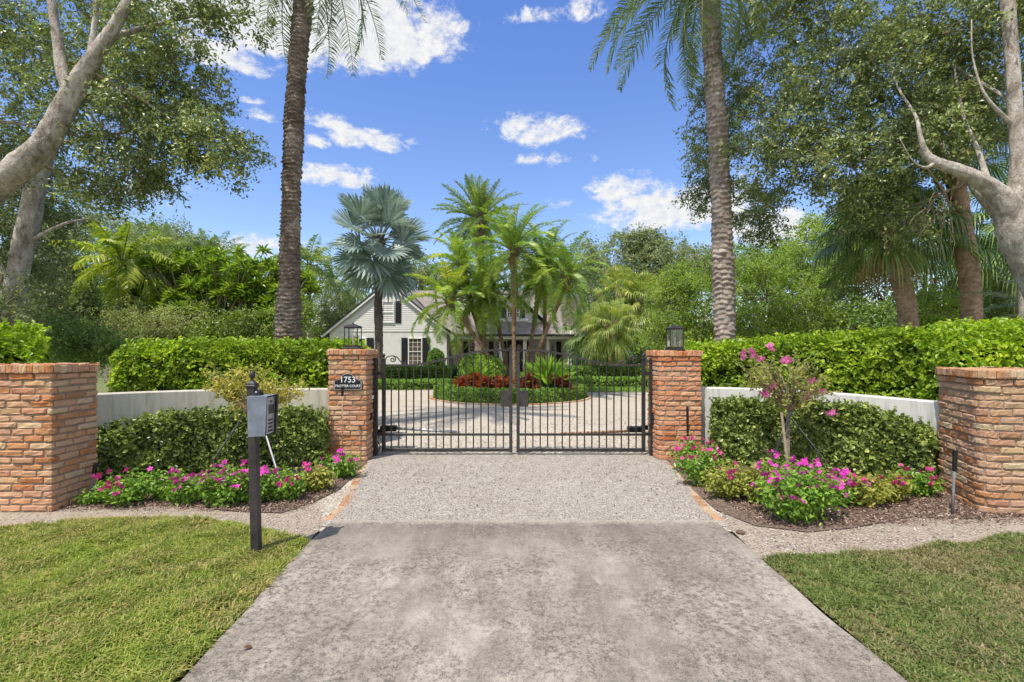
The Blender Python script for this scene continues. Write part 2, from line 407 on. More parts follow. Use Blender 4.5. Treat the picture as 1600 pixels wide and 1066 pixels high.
def roofmat():
    m,nt,out=new_mat('shingle_roof')
    br=nt.nodes.new('ShaderNodeTexBrick'); v=mapped(nt,(1,1,1)); 
    s=nt.nodes.new('ShaderNodeSeparateXYZ'); nt.links.new(v,s.inputs[0])
    cb=nt.nodes.new('ShaderNodeCombineXYZ'); nt.links.new(s.outputs[0],cb.inputs[0]); nt.links.new(math_(nt,'ADD',s.outputs[2],math_(nt,'MULTIPLY',s.outputs[1],.3)),cb.inputs[1])
    nt.links.new(cb.outputs[0],br.inputs['Vector'])
    br.inputs['Scale'].default_value=3; br.inputs['Color1'].default_value=(.25,.225,.195,1); br.inputs['Color2'].default_value=(.34,.31,.27,1)
    br.inputs['Mortar'].default_value=(.16,.13,.12,1); br.inputs['Mortar Size'].default_value=.02; br.inputs['Brick Width'].default_value=.8; br.inputs['Row Height'].default_value=.4
    col=mixc(nt,.5,br.outputs['Color'],ramp(nt,noise(nt,2.5,5,.7),[(.3,(.5,.48,.46)),(.7,(1.1,1.05,1.0))]),'MULTIPLY')
    bsdf(nt,out,col,.9,.15,0,br.outputs['Fac'],.5,.02)
    return m
M_roof=roofmat()
def glassmat(name,c,rough=.06):
    m,nt,out=new_mat(name)
    n=noise(nt,2.0,3)
    bsdf(nt,out,ramp(nt,n,[(.3,tuple(a*.5 for a in c)),(.7,tuple(a*1.3 for a in c))]),rough,.7)
    return m
M_pane=glassmat('window_pane',(.13,.095,.07))
def clearglass():
    m,nt,out=new_mat('lantern_glass')
    g=nt.nodes.new('ShaderNodeBsdfGlossy'); g.inputs['Roughness'].default_value=.03
    t=nt.nodes.new('ShaderNodeBsdfTransparent')
    c=ramp(nt,noise(nt,6,2),[(.3,(.84,.90,.90)),(.7,(.95,.98,.98))]); nt.links.new(c,t.inputs[0])
    f=nt.nodes.new('ShaderNodeFresnel'); f.inputs[0].default_value=1.5
    mx=nt.nodes.new('ShaderNodeMixShader'); nt.links.new(math_(nt,'MULTIPLY_ADD',f.outputs[0],.8,.06,clamp=True),mx.inputs[0])
    nt.links.new(t.outputs[0],mx.inputs[1]); nt.links.new(g.outputs[0],mx.inputs[2]); nt.links.new(mx.outputs[0],out.inputs[0])
    return m
M_glass=clearglass()
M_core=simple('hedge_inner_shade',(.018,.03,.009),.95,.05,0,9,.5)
M_candle=simple('ivory_bulb',(.7,.62,.45),.5,.3,0,9,.05)

# ------------------------------------------------------------ vegetation helpers
def rvec(n): return nrm(rng.normal(size=(n,3)))
def leafpoly(C,nor,d,L,W,fold=.12,hexa=False,curl=.12):
    """many leaves at once -> (V,F)"""
    C=np.asarray(C,float); n=len(C)
    L=np.broadcast_to(L,(n,))[:,None]; W=np.broadcast_to(W,(n,))[:,None]
    d=nrm(d-nor*np.sum(d*nor,1,keepdims=True)); s=np.cross(nor,d)
    b=C-d*L*.5; t=C+d*L*.5-nor*L*curl
    if not hexa:
        V=np.stack([b,C+s*W*.5+nor*W*fold,t,C-s*W*.5+nor*W*fold],1).reshape(-1,3)
        i=np.arange(n)[:,None]*4
        return V,[i+np.array([0,1,2,3])]
    V=np.stack([b,C-d*L*.2+s*W*.45+nor*W*fold,C+d*L*.2+s*W*.42+nor*(W*fold-L*curl*.3),t,C+d*L*.2-s*W*.42+nor*(W*fold-L*curl*.3),C-d*L*.2-s*W*.45+nor*W*fold],1).reshape(-1,3)
    i=np.arange(n)[:,None]*6
    return V,[i+np.array([0,1,2,3]),i+np.array([0,3,4,5])]
def scatter_leaves(mb,C,out,L,W,up=.6,rand=.8,hexa=False,droop=.3,lv=.3,fold=.12):
    """leaves with normals biased up and outward"""
    n=len(C)
    nor=nrm(out*(1-up)+np.array([0,0,up])+rvec(n)*rand)
    d=rvec(n)+out*.5-np.array([0,0,droop])
    l=L*(1+rng.uniform(-lv,lv,n)); w=W*(1+rng.uniform(-lv,lv,n))
    V,Fs=leafpoly(C,nor,d,l,w,fold,hexa)
    mb.add(V,Fs)
def snoise(p,f,seed=0,oct=3):
    r=np.random.default_rng(seed); p=np.asarray(p,float); o=np.zeros(len(p)); a=1;tot=0
    for _ in range(oct):
        for _ in range(3):
            k=r.normal(size=p.shape[1]); k=k/np.linalg.norm(k)*f*2*np.pi*r.uniform(.7,1.3)
            o+=a*np.sin(p@k+r.uniform(0,6.28))/3
        tot+=a; a*=.55; f*=2.1
    return o/tot*1.4
def ell_points(c,r,n,shell=.35):
    u=rvec(n); q=rng.uniform(0,1,n)**shell
    return np.array(c)+u*q[:,None]*np.array(r), u
def twig(mb,a,b,r0,r1,sag=.1,n=5,k=5):
    a=np.array(a,float);b=np.array(b,float);t=np.linspace(0,1,k)[:,None]
    L=np.linalg.norm(b-a)
    p=a+(b-a)*t+np.array([0,0,1])*np.sin(t*np.pi)*L*sag+rng.normal(size=(k,3))*L*.03*np.sin(t*np.pi)
    mb.tube(p,np.linspace(r0,r1,k),n,cap=False)
def limb_path(pts,k=8):
    """smooth polyline (Catmull-Rom) with (x,y,z,r) rows"""
    p=np.asarray(pts,float); p=np.vstack([2*p[0]-p[1],p,2*p[-1]-p[-2]]); o=[]
    for i in range(1,len(p)-2):
        for t in np.linspace(0,1,k,endpoint=False):
            o.append(.5*((2*p[i])+(-p[i-1]+p[i+1])*t+(2*p[i-1]-5*p[i]+4*p[i+1]-p[i+2])*t*t+(-p[i-1]+3*p[i]-3*p[i+1]+p[i+2])*t**3))
    o.append(p[-2]); return np.array(o)
def bark_fn(seed,amp=.08):
    r=np.random.default_rng(seed); ph=r.uniform(0,6.28,4)
    return lambda d,th: 1+.06*np.sin(9*th+5*np.sin(d*6+ph[1])+ph[2])*np.sin(d*11+ph[0])+.022*np.sin(14*th-d*21+ph[3])+amp*(np.sin(2*th+d*1.3+ph[0])*.6+np.sin(3*th-d*2.1+ph[1])*.5+np.sin(5*th+d*5+ph[2])*.25+.3*np.sin(d*4+ph[3]))
def limb(mb,pts,n=26,k=14,seed=0,amp=.09):
    p=limb_path(pts,k); mb.tube(p[:,:3],p[:,3],n,bark_fn(seed,amp)); return p

def broad_tree(name,label,cat,base,limbs,blobs,nclump,per,csize,L,W,lmat,bmat,group=None,shell=.4,twigs=True,flat=.6,up=.55,hexa=False,tw=.012,extra=None,sticks=True):
    """limbs: list of lists (x,y,z,r); blobs: list of (centre, radii, weight)"""
    t=thing(name,base,label,cat,group)
    wood=MB(); tips=[]
    for i,l in enumerate(limbs):
        p=limb(wood,l,26 if l[0][3]>.1 else 9,14 if l[0][3]>.1 else 6,seed=i+len(name)); tips.append(p[len(p)//3:])
    tips=np.vstack(tips)
    emit('trunk',wood,bmat,t,True)
    lv=MB(); tg=MB()
    wt=np.array([b[2] for b in blobs],float); wt/=wt.sum()
    for (c,r,w),f in zip(blobs,wt):
        n=max(3,int(nclump*f))
        C,u=ell_points(c,r,n,shell)
        keep=snoise(C,.45/max(csize*1.5,.3),int(abs(c[0])*100)%997)>-.30
        C=C[keep]
        if twigs:
            hub=np.array(c)
            j=np.argmin(np.linalg.norm(tips[:,:3]-hub,axis=1)); st=tips[j]
            twig(tg,st[:3],hub,min(st[3]*.7,tw*4),tw*1.6,.03)
            for q in C[::2]:
                a=hub+(q-hub)*.25
                twig(tg,a,q,tw,tw*.35,-.04,4,4)
        ns=max(3,int(per/9)); nlf=9; m=len(C)*ns
        S=np.repeat(C,ns,0)+rng.normal(size=(m,3))*csize*.28
        dd=nrm(nrm(S-np.array(c))*.8+rng.normal(size=(m,3))*np.array([.9,.9,.6])-np.array([0,0,.25]))
        sl=csize*rng.uniform(1.0,2.3,m)
        tt=np.tile(np.linspace(.12,1,nlf),m)[:,None]; SS_=np.repeat(S,nlf,0); D_=np.repeat(dd,nlf,0); LL=np.repeat(sl,nlf)[:,None]
        Q=SS_+D_*LL*tt-np.array([0,0,1.])*LL*tt**2*.25+rng.normal(size=(m*nlf,3))*L*.45
        scatter_leaves(lv,Q,nrm(Q-np.array(c)),L,W,up,.85,hexa,.25)
        if sticks:
            nn=rvec(m); V_,F_=leafpoly(S+dd*sl[:,None]*.45,nn,dd,sl*.95,np.full(m,L*.11),0,False,.2); tg.add(V_,F_)
    if extra is not None: extra(lv,tg)
    if tg.n: emit('branches',tg,MB_twig if tw<.02 else bmat,t,True)
    emit('crown',lv,lmat,t)
    return t

# ---- palms
def frond(mb,rach,base,az,el,length,droop,leaf,nl,width,vee=.35,hang=.5,r0=.018,twist=0,start=.12,sweep=.6,power=1.25):
    k=14; s=np.linspace(0,1,k)
    e=el-droop*s**power
    a=az+twist*s
    ds=length/(k-1)
    d=np.stack([np.cos(e)*np.cos(a),np.cos(e)*np.sin(a),np.sin(e)],-1)
    pts=np.vstack([base,base+np.cumsum(d[:-1]*ds,0)])
    rach.tube(pts,np.linspace(r0,r0*.2,k),4,cap=False)
    q=np.linspace(start,1,nl); q=q+rng.normal(size=nl)*.25/nl
    q=np.clip(q,0,1)
    pt=np.stack([np.interp(q,s,pts[:,i]) for i in range(3)],-1)
    tn=nrm(np.stack([np.interp(q,s,d[:,i]) for i in range(3)],-1))
    side=nrm(np.cross(tn,np.array([0,0,1.])+1e-4)); upv=np.cross(side,tn)
    prof=leaf*np.clip(np.sin(np.pi*np.clip(q*.86+.12,0,1))**.6,.25,1)
    for sg in(-1,1):
        jit=rng.normal(size=(nl,1))*.10
        dr=nrm(side*sg+tn*(sweep+jit)+upv*(vee+rng.normal(size=(nl,1))*.22))
        l=(prof*rng.uniform(.85,1.1,nl))[:,None]
        mid=pt+dr*l*.5-np.array([0,0,1])*l*hang*.15
        tip=pt+dr*l*.93-np.array([0,0,1])*l*hang*.6
        wv=nrm(tn*.8+upv*.5*sg+rvec(nl)*.15)*width/2
        V=np.stack([pt-wv*.5,pt+wv*.5,mid+wv,mid-wv,tip],1).reshape(-1,3)
        i=np.arange(nl)[:,None]*5
        mb.add(V,[i+np.array([0,1,2,3]),i+np.array([3,2,4])])
def trunk_fn(pitch,amp,n=9,seed=0,slope=.4):
    r=np.random.default_rng(int(seed*10)); ph=r.uniform(0,6.28,6)
    tab=r.normal(size=(400,n*2))
    def f(d,th):
        w=d/pitch+.22*np.sin(2*th+ph[0]+d*.7)+.12*np.sin(5*th+ph[1]+d*3)+.10*np.sin(9*th+ph[2]+d*7)
        fl=np.floor(w); saw=1-(w-fl)
        off=(fl*.5)%1; k=np.floor((th/(2*np.pi)*n+off)).astype(int)%n
        u=(th/(2*np.pi)*n+off)%1; dia=np.sin(np.pi*u)**.7
        jit=tab[fl.astype(int)%400,k]
        return 1+amp*((saw-.5)*(.35+.95*dia)*2+.7*jit*saw)+.035*np.sin(d*2.3+ph[3])+.03*np.sin(3*th+d*5+ph[4])+.02*np.sin(7*th-d*17+ph[5])
    return f
def palm_trunk(mb,pts,step=.02,n=22,pitch=.1,amp=.06,seed=0):
    p=limb_path(pts,10); L=np.r_[0,np.cumsum(np.linalg.norm(np.diff(p[:,:3],axis=0),axis=1))]
    m=max(8,int(L[-1]/step)); s=np.linspace(0,L[-1],m)
    q=np.stack([np.interp(s,L,p[:,i]) for i in range(4)],-1)
    mb.tube(q[:,:3],q[:,3],n,trunk_fn(pitch,amp,seed=seed))
def pinnate_palm(label,cat,pts,nf,length,leaf,nl,width,lmat,bmat,group=None,elr=(80,-50),droop=1.1,hang=.5,pitch=.1,amp=.06,step=.02,vee=.35,r0=.02,tn=22,boots=True,skirt=0,azoff=None,seed=0,lenvar=.12,power=1.25):
    t=thing(cat.replace(" ","_"),pts[0][:3],label,cat,group)
    w=MB(); palm_trunk(w,pts,step,tn,pitch,amp,seed)
    emit('trunk',w,bmat,t,True)
    top=np.array(pts[-1][:3],float); r=pts[-1][3]
    lf=MB(); ra=MB()
    for i in range(nf):
        f=(i+.5)/nf; az=i*2.39996+seed+rng.normal()*.12
        if azoff is not None and not azoff(az%(2*np.pi),f): continue
        el=R_(elr[0]+(elr[1]-elr[0])*f**1.1)+rng.normal()*.08
        b=top+np.array([math.cos(az),math.sin(az),0])*r*.6-np.array([0,0,f*r*1.6])
        frond(lf,ra,b,az,el,length*rng.uniform(1-lenvar,1+lenvar)*(1-.25*(1-f)**3),droop*rng.uniform(.8,1.2)*(.6+.5*f),leaf,nl,width,vee,hang,r0,rng.normal()*.25,power=power)
    emit('fronds',lf,lmat,t); emit('leaf_stalks',ra,M_stalk,t,True)
    if boots:
        bo=MB()
        for i in range(26):
            az=i*2.4; z=-i/26*r*5; a=np.array([math.cos(az),math.sin(az),0])
            p=top+a*r*.8+np.array([0,0,z])
            bo.tube([p,p+a*r*.5+np.array([0,0,r*1.0]),p+a*r*1.1+np.array([0,0,r*1.5])],[r*.28,r*.2,r*.06],5)
        emit('leaf_bases',bo,bmat,t)
    return t
M_stalk=simple('palm_stalk',(.22,.25,.08),.6,.3,0,8,.3)
M_stalkb=simple('palm_stalk_silver',(.34,.36,.27),.6,.3,0,8,.3)
def fanleaf(mb,st,base,az,el,pet,rad,nseg,droop=.3,spread=150,segw=1.0,sag=.25,r0=.02):
    d=np.array([math.cos(el)*math.cos(az),math.cos(el)*math.sin(az),math.sin(el)])
    k=6; s=np.linspace(0,1,k); e=el-droop*s**1.5
    dd=np.stack([np.cos(e)*math.cos(az),np.cos(e)*math.sin(az),np.sin(e)],-1)
    pts=np.vstack([base,base+np.cumsum(dd[:-1]*pet/(k-1),0)])
    st.tube(pts,np.linspace(r0,r0*.5,k),4,cap=False)
    hub=pts[-1]; f=dd[-1]; side=nrm(np.cross(f,np.array([0,0,1.])+1e-4)); up=np.cross(side,f)
    roll=rng.normal()*.35
    side,up=side*math.cos(roll)+up*math.sin(roll),up*math.cos(roll)-side*math.sin(roll)
    th=np.radians(np.linspace(-spread,spread,nseg))+rng.normal(size=nseg)*.012
    dr=np.cos(th)[:,None]*f+np.sin(th)[:,None]*side+up*(.28+.12*np.abs(np.sin(th)))[:,None]
    dr=nrm(dr); wd=nrm(np.cross(dr,up))
    L=rad*(1-.22*(np.abs(th)/np.radians(spread))**2)*rng.uniform(.93,1.05,nseg)
    L=L[:,None]; w=(2*np.radians(spread)/nseg)*L*.6*segw
    g=np.array([0,0,-1.])
    alt=(np.where(np.arange(nseg)%2,1,-1)*.25)[:,None]
    a=hub+dr*L*.04; b=hub+dr*L*.55+g*L*sag*.12; c=hub+dr*L*.8+g*L*sag*.42; tp=hub+dr*L*(1-.1*sag)+g*L*sag*(1+rng.uniform(-.3,.3,nseg)[:,None])
    wb=wd*w*.5+up*alt*w*.45; wc=wd*w*.42
    V=np.stack([a,b-wb,b+wb,c+wc,c-wc,tp],1).reshape(-1,3); i=np.arange(nseg)[:,None]*6
    mb.add(V,[i+np.array([0,2,1]),i+np.array([1,2,3,4]),i+np.array([4,3,5])])
def fan_palm(label,cat,pts,nf,pet,rad,nseg,lmat,bmat,group=None,elr=(80,-55),sag=.3,droop=.3,spread=140,pitch=.12,amp=.05,segw=1.0,stm=None,boots=True,dead=0,seed=0,step=.03,r0=.02):
    t=thing(cat.replace(" ","_"),pts[0][:3],label,cat,group)
    w=MB(); palm_trunk(w,pts,step,18,pitch,amp,seed); emit('trunk',w,bmat,t,True)
    top=np.array(pts[-1][:3],float); r=pts[-1][3]
    lf=MB(); ra=MB(); dl=MB()
    for i in range(nf):
        f=(i+.5)/nf; az=i*2.39996+seed+rng.normal()*.1
        el=R_(elr[0]+(elr[1]-elr[0])*f)+rng.normal()*.07
        b=top+np.array([math.cos(az),math.sin(az),0])*r*.5-np.array([0,0,f*r*2])
        fanleaf(lf,ra,b,az,el,pet*rng.uniform(.85,1.15),rad*rng.uniform(.88,1.1),nseg,droop*(.5+f),spread,segw,sag*(.7+.6*f),r0)
    emit('fan_leaves',lf,lmat,t); emit('leaf_stalks',ra,stm or M_stalk,t,True)
    if dead:
        for i in range(dead):
            az=seed*1.7+i*6.283/dead+rng.normal()*.2
            b=top+np.array([math.cos(az),math.sin(az),0])*r*1.2-np.array([0,0,r*2])
            fanleaf(dl,ra,b,az,R_(-62),pet*.4,rad*.8,24,.4,40,.5,.5,r0)
        emit('dead_leaves',dl,ML['straw'],t)
    if boots:
        bo=MB()
        for i in range(30):
            az=i*2.4; z=-i/30*r*6; a=np.array([math.cos(az),math.sin(az),0]); p=top+a*r*.85+np.array([0,0,z])
            bo.tube([p,p+a*r*.45+np.array([0,0,r*.9]),p+a*r*.95+np.array([0,0,r*1.5])],[r*.3,r*.18,r*.07],5)
        emit('leaf_bases',bo,bmat,t)
    return t
# ============================================================ SETTING
def struct(name,mb,mat,smooth=False):
    o=emit(name,mb,mat,None,smooth); o['kind']='structure'; return o
def sheet(poly,z,res=None,amp=0,seed=1,f=.4):
    """flat sheet from a convex-ish polygon (x,y)"""
    m=MB(); poly=np.asarray(poly,float)
    m.add(np.c_[poly,np.full(len(poly),z)],[np.arange(len(poly))[None]])
    return m
def strip(left,right,z):
    """sheet between two polylines of equal length"""
    l=np.asarray(left,float);r=np.asarray(right,float);n=len(l)
    V=np.vstack([np.c_[l,np.full(n,z)],np.c_[r,np.full(n,z)]]); i=np.arange(n-1)
    m=MB(); m.add(V,[np.stack([i,i+n,i+n+1,i+1],-1)]); return m

g=MB(); g.add([[-600,-60,-.03],[600,-60,-.03],[600,900,-.03],[-600,900,-.03]],np.array([[0,1,2,3]]))
struct('ground',g,M_ground)
struct('gravel_court',sheet([(-30,4.3),(30,4.3),(30,24),(-30,24)],-.008),M_court)
XL=lambda y:-1.60-.04*(y-2.36)
XR=1.885
def dl_edge():  # lawn / verge boundary left, going right
    return [(-12,3.9),G(0,826)[:2],G(60,820)[:2],G(130,815)[:2],G(250,812)[:2],G(330,815)[:2],G(400,826)[:2],G(440,836)[:2],(XL(4.05)-.02,4.03)]
def dr_edge():
    return [(XR+.02,3.70),G(1215,871)[:2],G(1300,868)[:2],G(1400,862)[:2],G(1500,850)[:2],G(1600,836)[:2],(9,4.35),(13,4.4)]
le=np.array(dl_edge(),float); re=np.array(dr_edge(),float)
# apron of gravel between concrete and gate
struct('gravel_apron',sheet([(-1.74,4.40),(1.97,4.40),(2.02,5.0),(2.2,6.3),(2.40,7.5),(-2.25,7.5),(-2.05,6.3),(-1.80,5.2)],.0),M_gravel)
# verges
vl=[(x,max(y,3.2)) for x,y in le]
struct('gravel_verge',strip([(-12,6.4),(-5.6,6.4),(-4.6,6.4),(-4,6.4),(-3.2,6.4),(-2.9,6.4),(-2.6,6.2),(-2.3,5.6),(-1.74,4.50)],[(x,y-.25) for x,y in le],-.004),M_verge)
struct('gravel_verge.001',strip([(1.97,4.50),(2.3,5.4),(2.9,6.0),(3.6,6.2),(4.6,6.2),(5.6,6.2),(8,6.2),(13,6.2)],[(x,y-.25) for x,y in re],-.004),M_verge)
# mulch beds
bl=[(-4.55,5.02),G(160,792)[:2],G(230,790)[:2],G(300,792)[:2],G(370,800)[:2],G(440,802)[:2],G(490,785)[:2],G(530,765)[:2],(-2.07,6.9)]
bl=np.array(bl,float)
bk=[(-5.2,5.9),(-4.7,7),(-4.3,7),(-3.8,7),(-3.4,7.3),(-3,7.3),(-2.8,7.3),(-2.6,7.3),(-2.2,7.3)]
struct('mulch_bed',strip(bk,bl,.006),M_mulch)
br=np.array([(2.25,6.95),G(1085,768)[:2],G(1120,798)[:2],G(1180,822)[:2],G(1260,832)[:2],G(1330,826)[:2],G(1430,808)[:2],G(1500,811)[:2],G(1540,810)[:2],(5.2,4.7)],float)
brk=[(2.3,7.3),(2.6,7.3),(3.0,7.3),(3.4,7.1),(3.8,7.0),(4.2,6.8),(4.6,6.6),(4.9,6.4),(5.2,6.2),(5.5,6.0)]
struct('mulch_bed.001',strip(brk,br,.006),M_mulch)
# lawns
ll=strip(le,[(-12,-4),(-9,-4),(-7,-4),(-5.5,-4),(-4.5,-4),(-3.5,-4),(-2.8,-4),(-2.2,-4),(XL(-4)-.03,-4)],.008)
struct('lawn',ll,M_soil)
lr=strip([(XR+.03,-4),(2.2,-4),(2.9,-4),(3.6,-4),(4.6,-4),(6,-4),(9,-4),(13,-4)],re,.008)
struct('lawn.001',lr,M_soil)
# concrete drive, a slab with an edge
c=MB(); ys=np.r_[-4,np.linspace(0,4.5,40)]
wob=lambda y,s:.012*math.sin(y*3.1+s)+.006*math.sin(y*9+s*2)
poly=[(XL(y)+wob(y,0),y) for y in ys]+[(x,4.505+.012*math.sin(x*7)) for x in np.linspace(-1.6,1.8,12)]+[(XR+wob(y,2),y) for y in ys[::-1]]
c.prism(poly,-.06,.022)
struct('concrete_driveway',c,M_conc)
# far lawn strips beyond the court
struct('far_lawn',sheet([(2.0,18.6),(14,18.6),(14,27),(1.2,27)],.0),M_farlawn)
struct('far_lawn.001',sheet([(-40,19.6),(-1.8,19.6),(-1.0,27.8),(-40,27.8)],.0),M_farlawn)
struct('side_lawn',sheet([(-40,8.0),(-4.6,8.0),(-6.5,19.6),(-40,19.6)],.0),M_farlawn)
struct('side_lawn.001',sheet([(4.4,8.0),(16,8.0),(16,18.6),(6.6,18.6)],.0),M_farlawn)

def in_left(p):
    x,y=p[:,0],p[:,1]
    ylim=np.interp(x,le[:,0],le[:,1])+.05*snoise(p,1.2,3)
    return (y<ylim)&(x<-1.605-.04*(y-2.36)+.022*snoise(p,2.5,9))
def in_right(p):
    x,y=p[:,0],p[:,1]
    ylim=np.interp(x,re[:,0],re[:,1])+.04*snoise(p,1.2,4)
    return (y<ylim)&(x>XR+.012+.022*snoise(p,2.5,8))

# ------------------------------------------------------------ grass
def grassmat(name,stops,brown):
    m,nt,out=new_mat(name)
    i=island(nt); big=noise(nt,1.1,4,.6); mid=noise(nt,5,3,.6)
    f=math_(nt,'ADD',math_(nt,'MULTIPLY',i,.55),math_(nt,'MULTIPLY',math_(nt,'MULTIPLY_ADD',mid,2,-.5),.45),clamp=True)
    c=ramp(nt,f,stops)
    b2=math_(nt,'ADD',math_(nt,'MULTIPLY',big,.75),math_(nt,'MULTIPLY',i,.25))
    c=mixc(nt,ramp(nt,b2,[(.46,(0,0,0)),(.62,(.9,.9,.9))]),c,brown)
    b=bsdf(nt,None,c,.5,.25); t=nt.nodes.new('ShaderNodeBsdfTranslucent'); nt.links.new(mixc(nt,1,c,(1.3,1.35,.7),'MULTIPLY'),t.inputs[0])
    mx=nt.nodes.new('ShaderNodeMixShader'); mx.inputs[0].default_value=.3
    nt.links.new(b.outputs[0],mx.inputs[1]); nt.links.new(t.outputs[0],mx.inputs[2]); nt.links.new(mx.outputs[0],out.inputs[0])
    return m
M_grassl=grassmat('grass_blades',[(0,(.05,.08,.012)),(.4,(.20,.28,.035)),(.8,(.43,.50,.08)),(1,(.70,.67,.26))],(.50,.41,.17))
M_grassr=grassmat('grass_blades_right',[(0,(.05,.08,.02)),(.4,(.14,.20,.045)),(.8,(.28,.34,.10)),(1,(.52,.48,.22))],(.40,.32,.18))
def blades(n,box,test,mat,name,hgt=.05,seed=1,label=None):
    r=np.random.default_rng(seed)
    p=np.c_[r.uniform(box[0],box[1],n),r.uniform(box[2],box[3],n)]
    # denser near the camera's view
    p=p[test(p)]
    thin=snoise(p,.9,21+seed,4)+.6*snoise(p,3.2,5+seed)
    p=p[(thin<.48)|(r.uniform(size=len(p))<.22)]
    n=len(p)
    h=hgt*r.uniform(.35,1.25,n)*(1+.35*snoise(p,1.6,31)); w=r.uniform(.003,.009,n)
    az=r.uniform(0,2*np.pi,n)+.9*snoise(p,2.2,12); lean=r.uniform(.25,1.55,n)
    d=np.c_[np.cos(az),np.sin(az),np.zeros(n)]; s=np.c_[-np.sin(az),np.cos(az),np.zeros(n)]
    b=np.c_[p,np.full(n,.006)]; up=np.array([0,0,1.])
    m1=b+up*(h*.55)[:,None]+d*(h*.3*lean)[:,None]
    t=b+up*(h*(1-.35*np.clip(lean,0,1.4)))[:,None]+d*(h*1.05*lean)[:,None]
    V=np.stack([b-s*w[:,None]*.5,b+s*w[:,None]*.5,m1+s*w[:,None]*.5,m1-s*w[:,None]*.5,t],1).reshape(-1,3)
    i=np.arange(n)[:,None]*5
    m=MB(); m.add(V,[i+np.array([0,1,2,3]),i+np.array([3,2,4])])
    o=emit(name,m,mat); o['kind']='stuff'; o['label']=label; o['category']='grass'
    return o
blades(270000,(-6.2,-1.5,1.6,4.7),in_left,M_grassl,'grass',seed=1,label='sunlit yellow green turf on the left of the driveway around the black post')
blades(205000,(1.8,6.6,1.6,4.6),in_right,M_grassr,'grass',hgt=.042,seed=2,label='duller mown turf on the right of the driveway')
def far_grass(n,x0,x1,y0,y1,seed,label):
    r=np.random.default_rng(seed); p=np.c_[r.uniform(x0,x1,n),r.uniform(y0,y1,n),np.full(n,.02)]
    m=MB(); scatter_leaves(m,p,np.tile([0,0,1.],(n,1)),.09,.03,.3,.9); o=emit('grass',m,ML['courtlight']); o['kind']='stuff'; o['label']=label; o['category']='grass'
far_grass(9000,2.0,9,18.8,22,5,'short lawn strip beyond the court on the right')

# ------------------------------------------------------------ pebbles, chips
M_pebble=(lambda:(lambda m,nt,out:(bsdf(nt,out,ramp(nt,island(nt),[(0,(.10,.085,.07)),(.2,(.27,.24,.205)),(.6,(.43,.39,.34)),(.9,(.68,.63,.56)),(1,(.32,.23,.16))]),.9,.15),m)[1])(*new_mat('pebble_stone')))()
def pebbles(n,test,box,size,name,label,seed,z=.002):
    r=np.random.default_rng(seed)
    p=np.c_[r.uniform(box[0],box[1],n),r.uniform(box[2],box[3],n)]; p=p[test(p,r)]; n=len(p)
    o=np.array([[1,0,0],[0,1,0],[-1,0,0],[0,-1,0],[0,0,1],[0,0,-1.]]); 
    sc=(size*r.uniform(.4,1.25,(n,1,1))**1.3)*r.uniform(.6,1.3,(n,1,3))*np.array([1,1,.6]); a=r.uniform(0,6.28,n)
    V=o[None]*sc+r.normal(size=(n,6,3))*size*.12
    ca,sa=np.cos(a)[:,None],np.sin(a)[:,None]
    x=V[...,0]*ca-V[...,1]*sa; y=V[...,0]*sa+V[...,1]*ca; V=np.stack([x,y,V[...,2]],-1)
    V+=np.c_[p,np.full(n,z)][:,None]
    f=np.array([[0,1,4],[1,2,4],[2,3,4],[3,0,4]]); i=np.arange(n)[:,None,None]*6
    m=MB(); m.add(V.reshape(-1,3),[(i+f).reshape(-1,3)])
    q=emit(name,m,M_pebble); q['kind']='stuff'; q['label']=label; q['category']='gravel'
def t_vl(p,r):
    x,y=p[:,0],p[:,1]; yl=np.interp(x,le[:,0],le[:,1]); yb=np.interp(x,bl[:,0],bl[:,1])
    return (y>yl-.04)&(y<yb+.12*r.normal(size=len(p)))&(x<XL(4.4)-.03+0*y)&((x<-1.72-.1*(y-4.4)))&(r.uniform(size=len(p))<np.clip((x+5.2)/3,.12,1))
def t_vr(p,r):
    x,y=p[:,0],p[:,1]; yl=np.interp(x,re[:,0],re[:,1]); yb=np.interp(x,br[:,0][1:],br[:,1][1:])
    return (y>yl-.04)&(y<yb+.1*r.normal(size=len(p)))&(x>XR+.04)&((y<4.5)|(x>2.0))&(r.uniform(size=len(p))<np.clip((5.4-x)/2.6,.18,1))
pebbles(16000,t_vl,(-5.5,-1.65,3.9,5.6),.0065,'gravel','pale shell gravel along the left bed and lawn edge',1)
pebbles(20000,t_vr,(1.9,6.5,3.6,5.6),.007,'gravel','pale shell gravel along the right bed and lawn edge',2)
pebbles(80000,lambda p,r:(np.abs(p[:,0]-.1)<1.80+.13*(p[:,1]-4.5))&(snoise(p,.8,4)>-.75+.4*r.normal(size=len(p))),(-2.4,2.5,4.46,7.5),.0055,'gravel','loose grey and white gravel on the apron before the gate',3,.004)
pebbles(3800,lambda p,r:r.uniform(size=len(p))<np.exp(-(4.5-p[:,1])/.07),(-1.65,1.85,4.05,4.5),.005,'gravel','loose stones spilled from the apron onto the concrete lip',5,.023)
pebbles(9000,lambda p,r:snoise(p,.4,14)>-.3,(-4,4.5,7.4,11.5),.014,'gravel','loose gravel on the court just inside the gate',4,-.004)
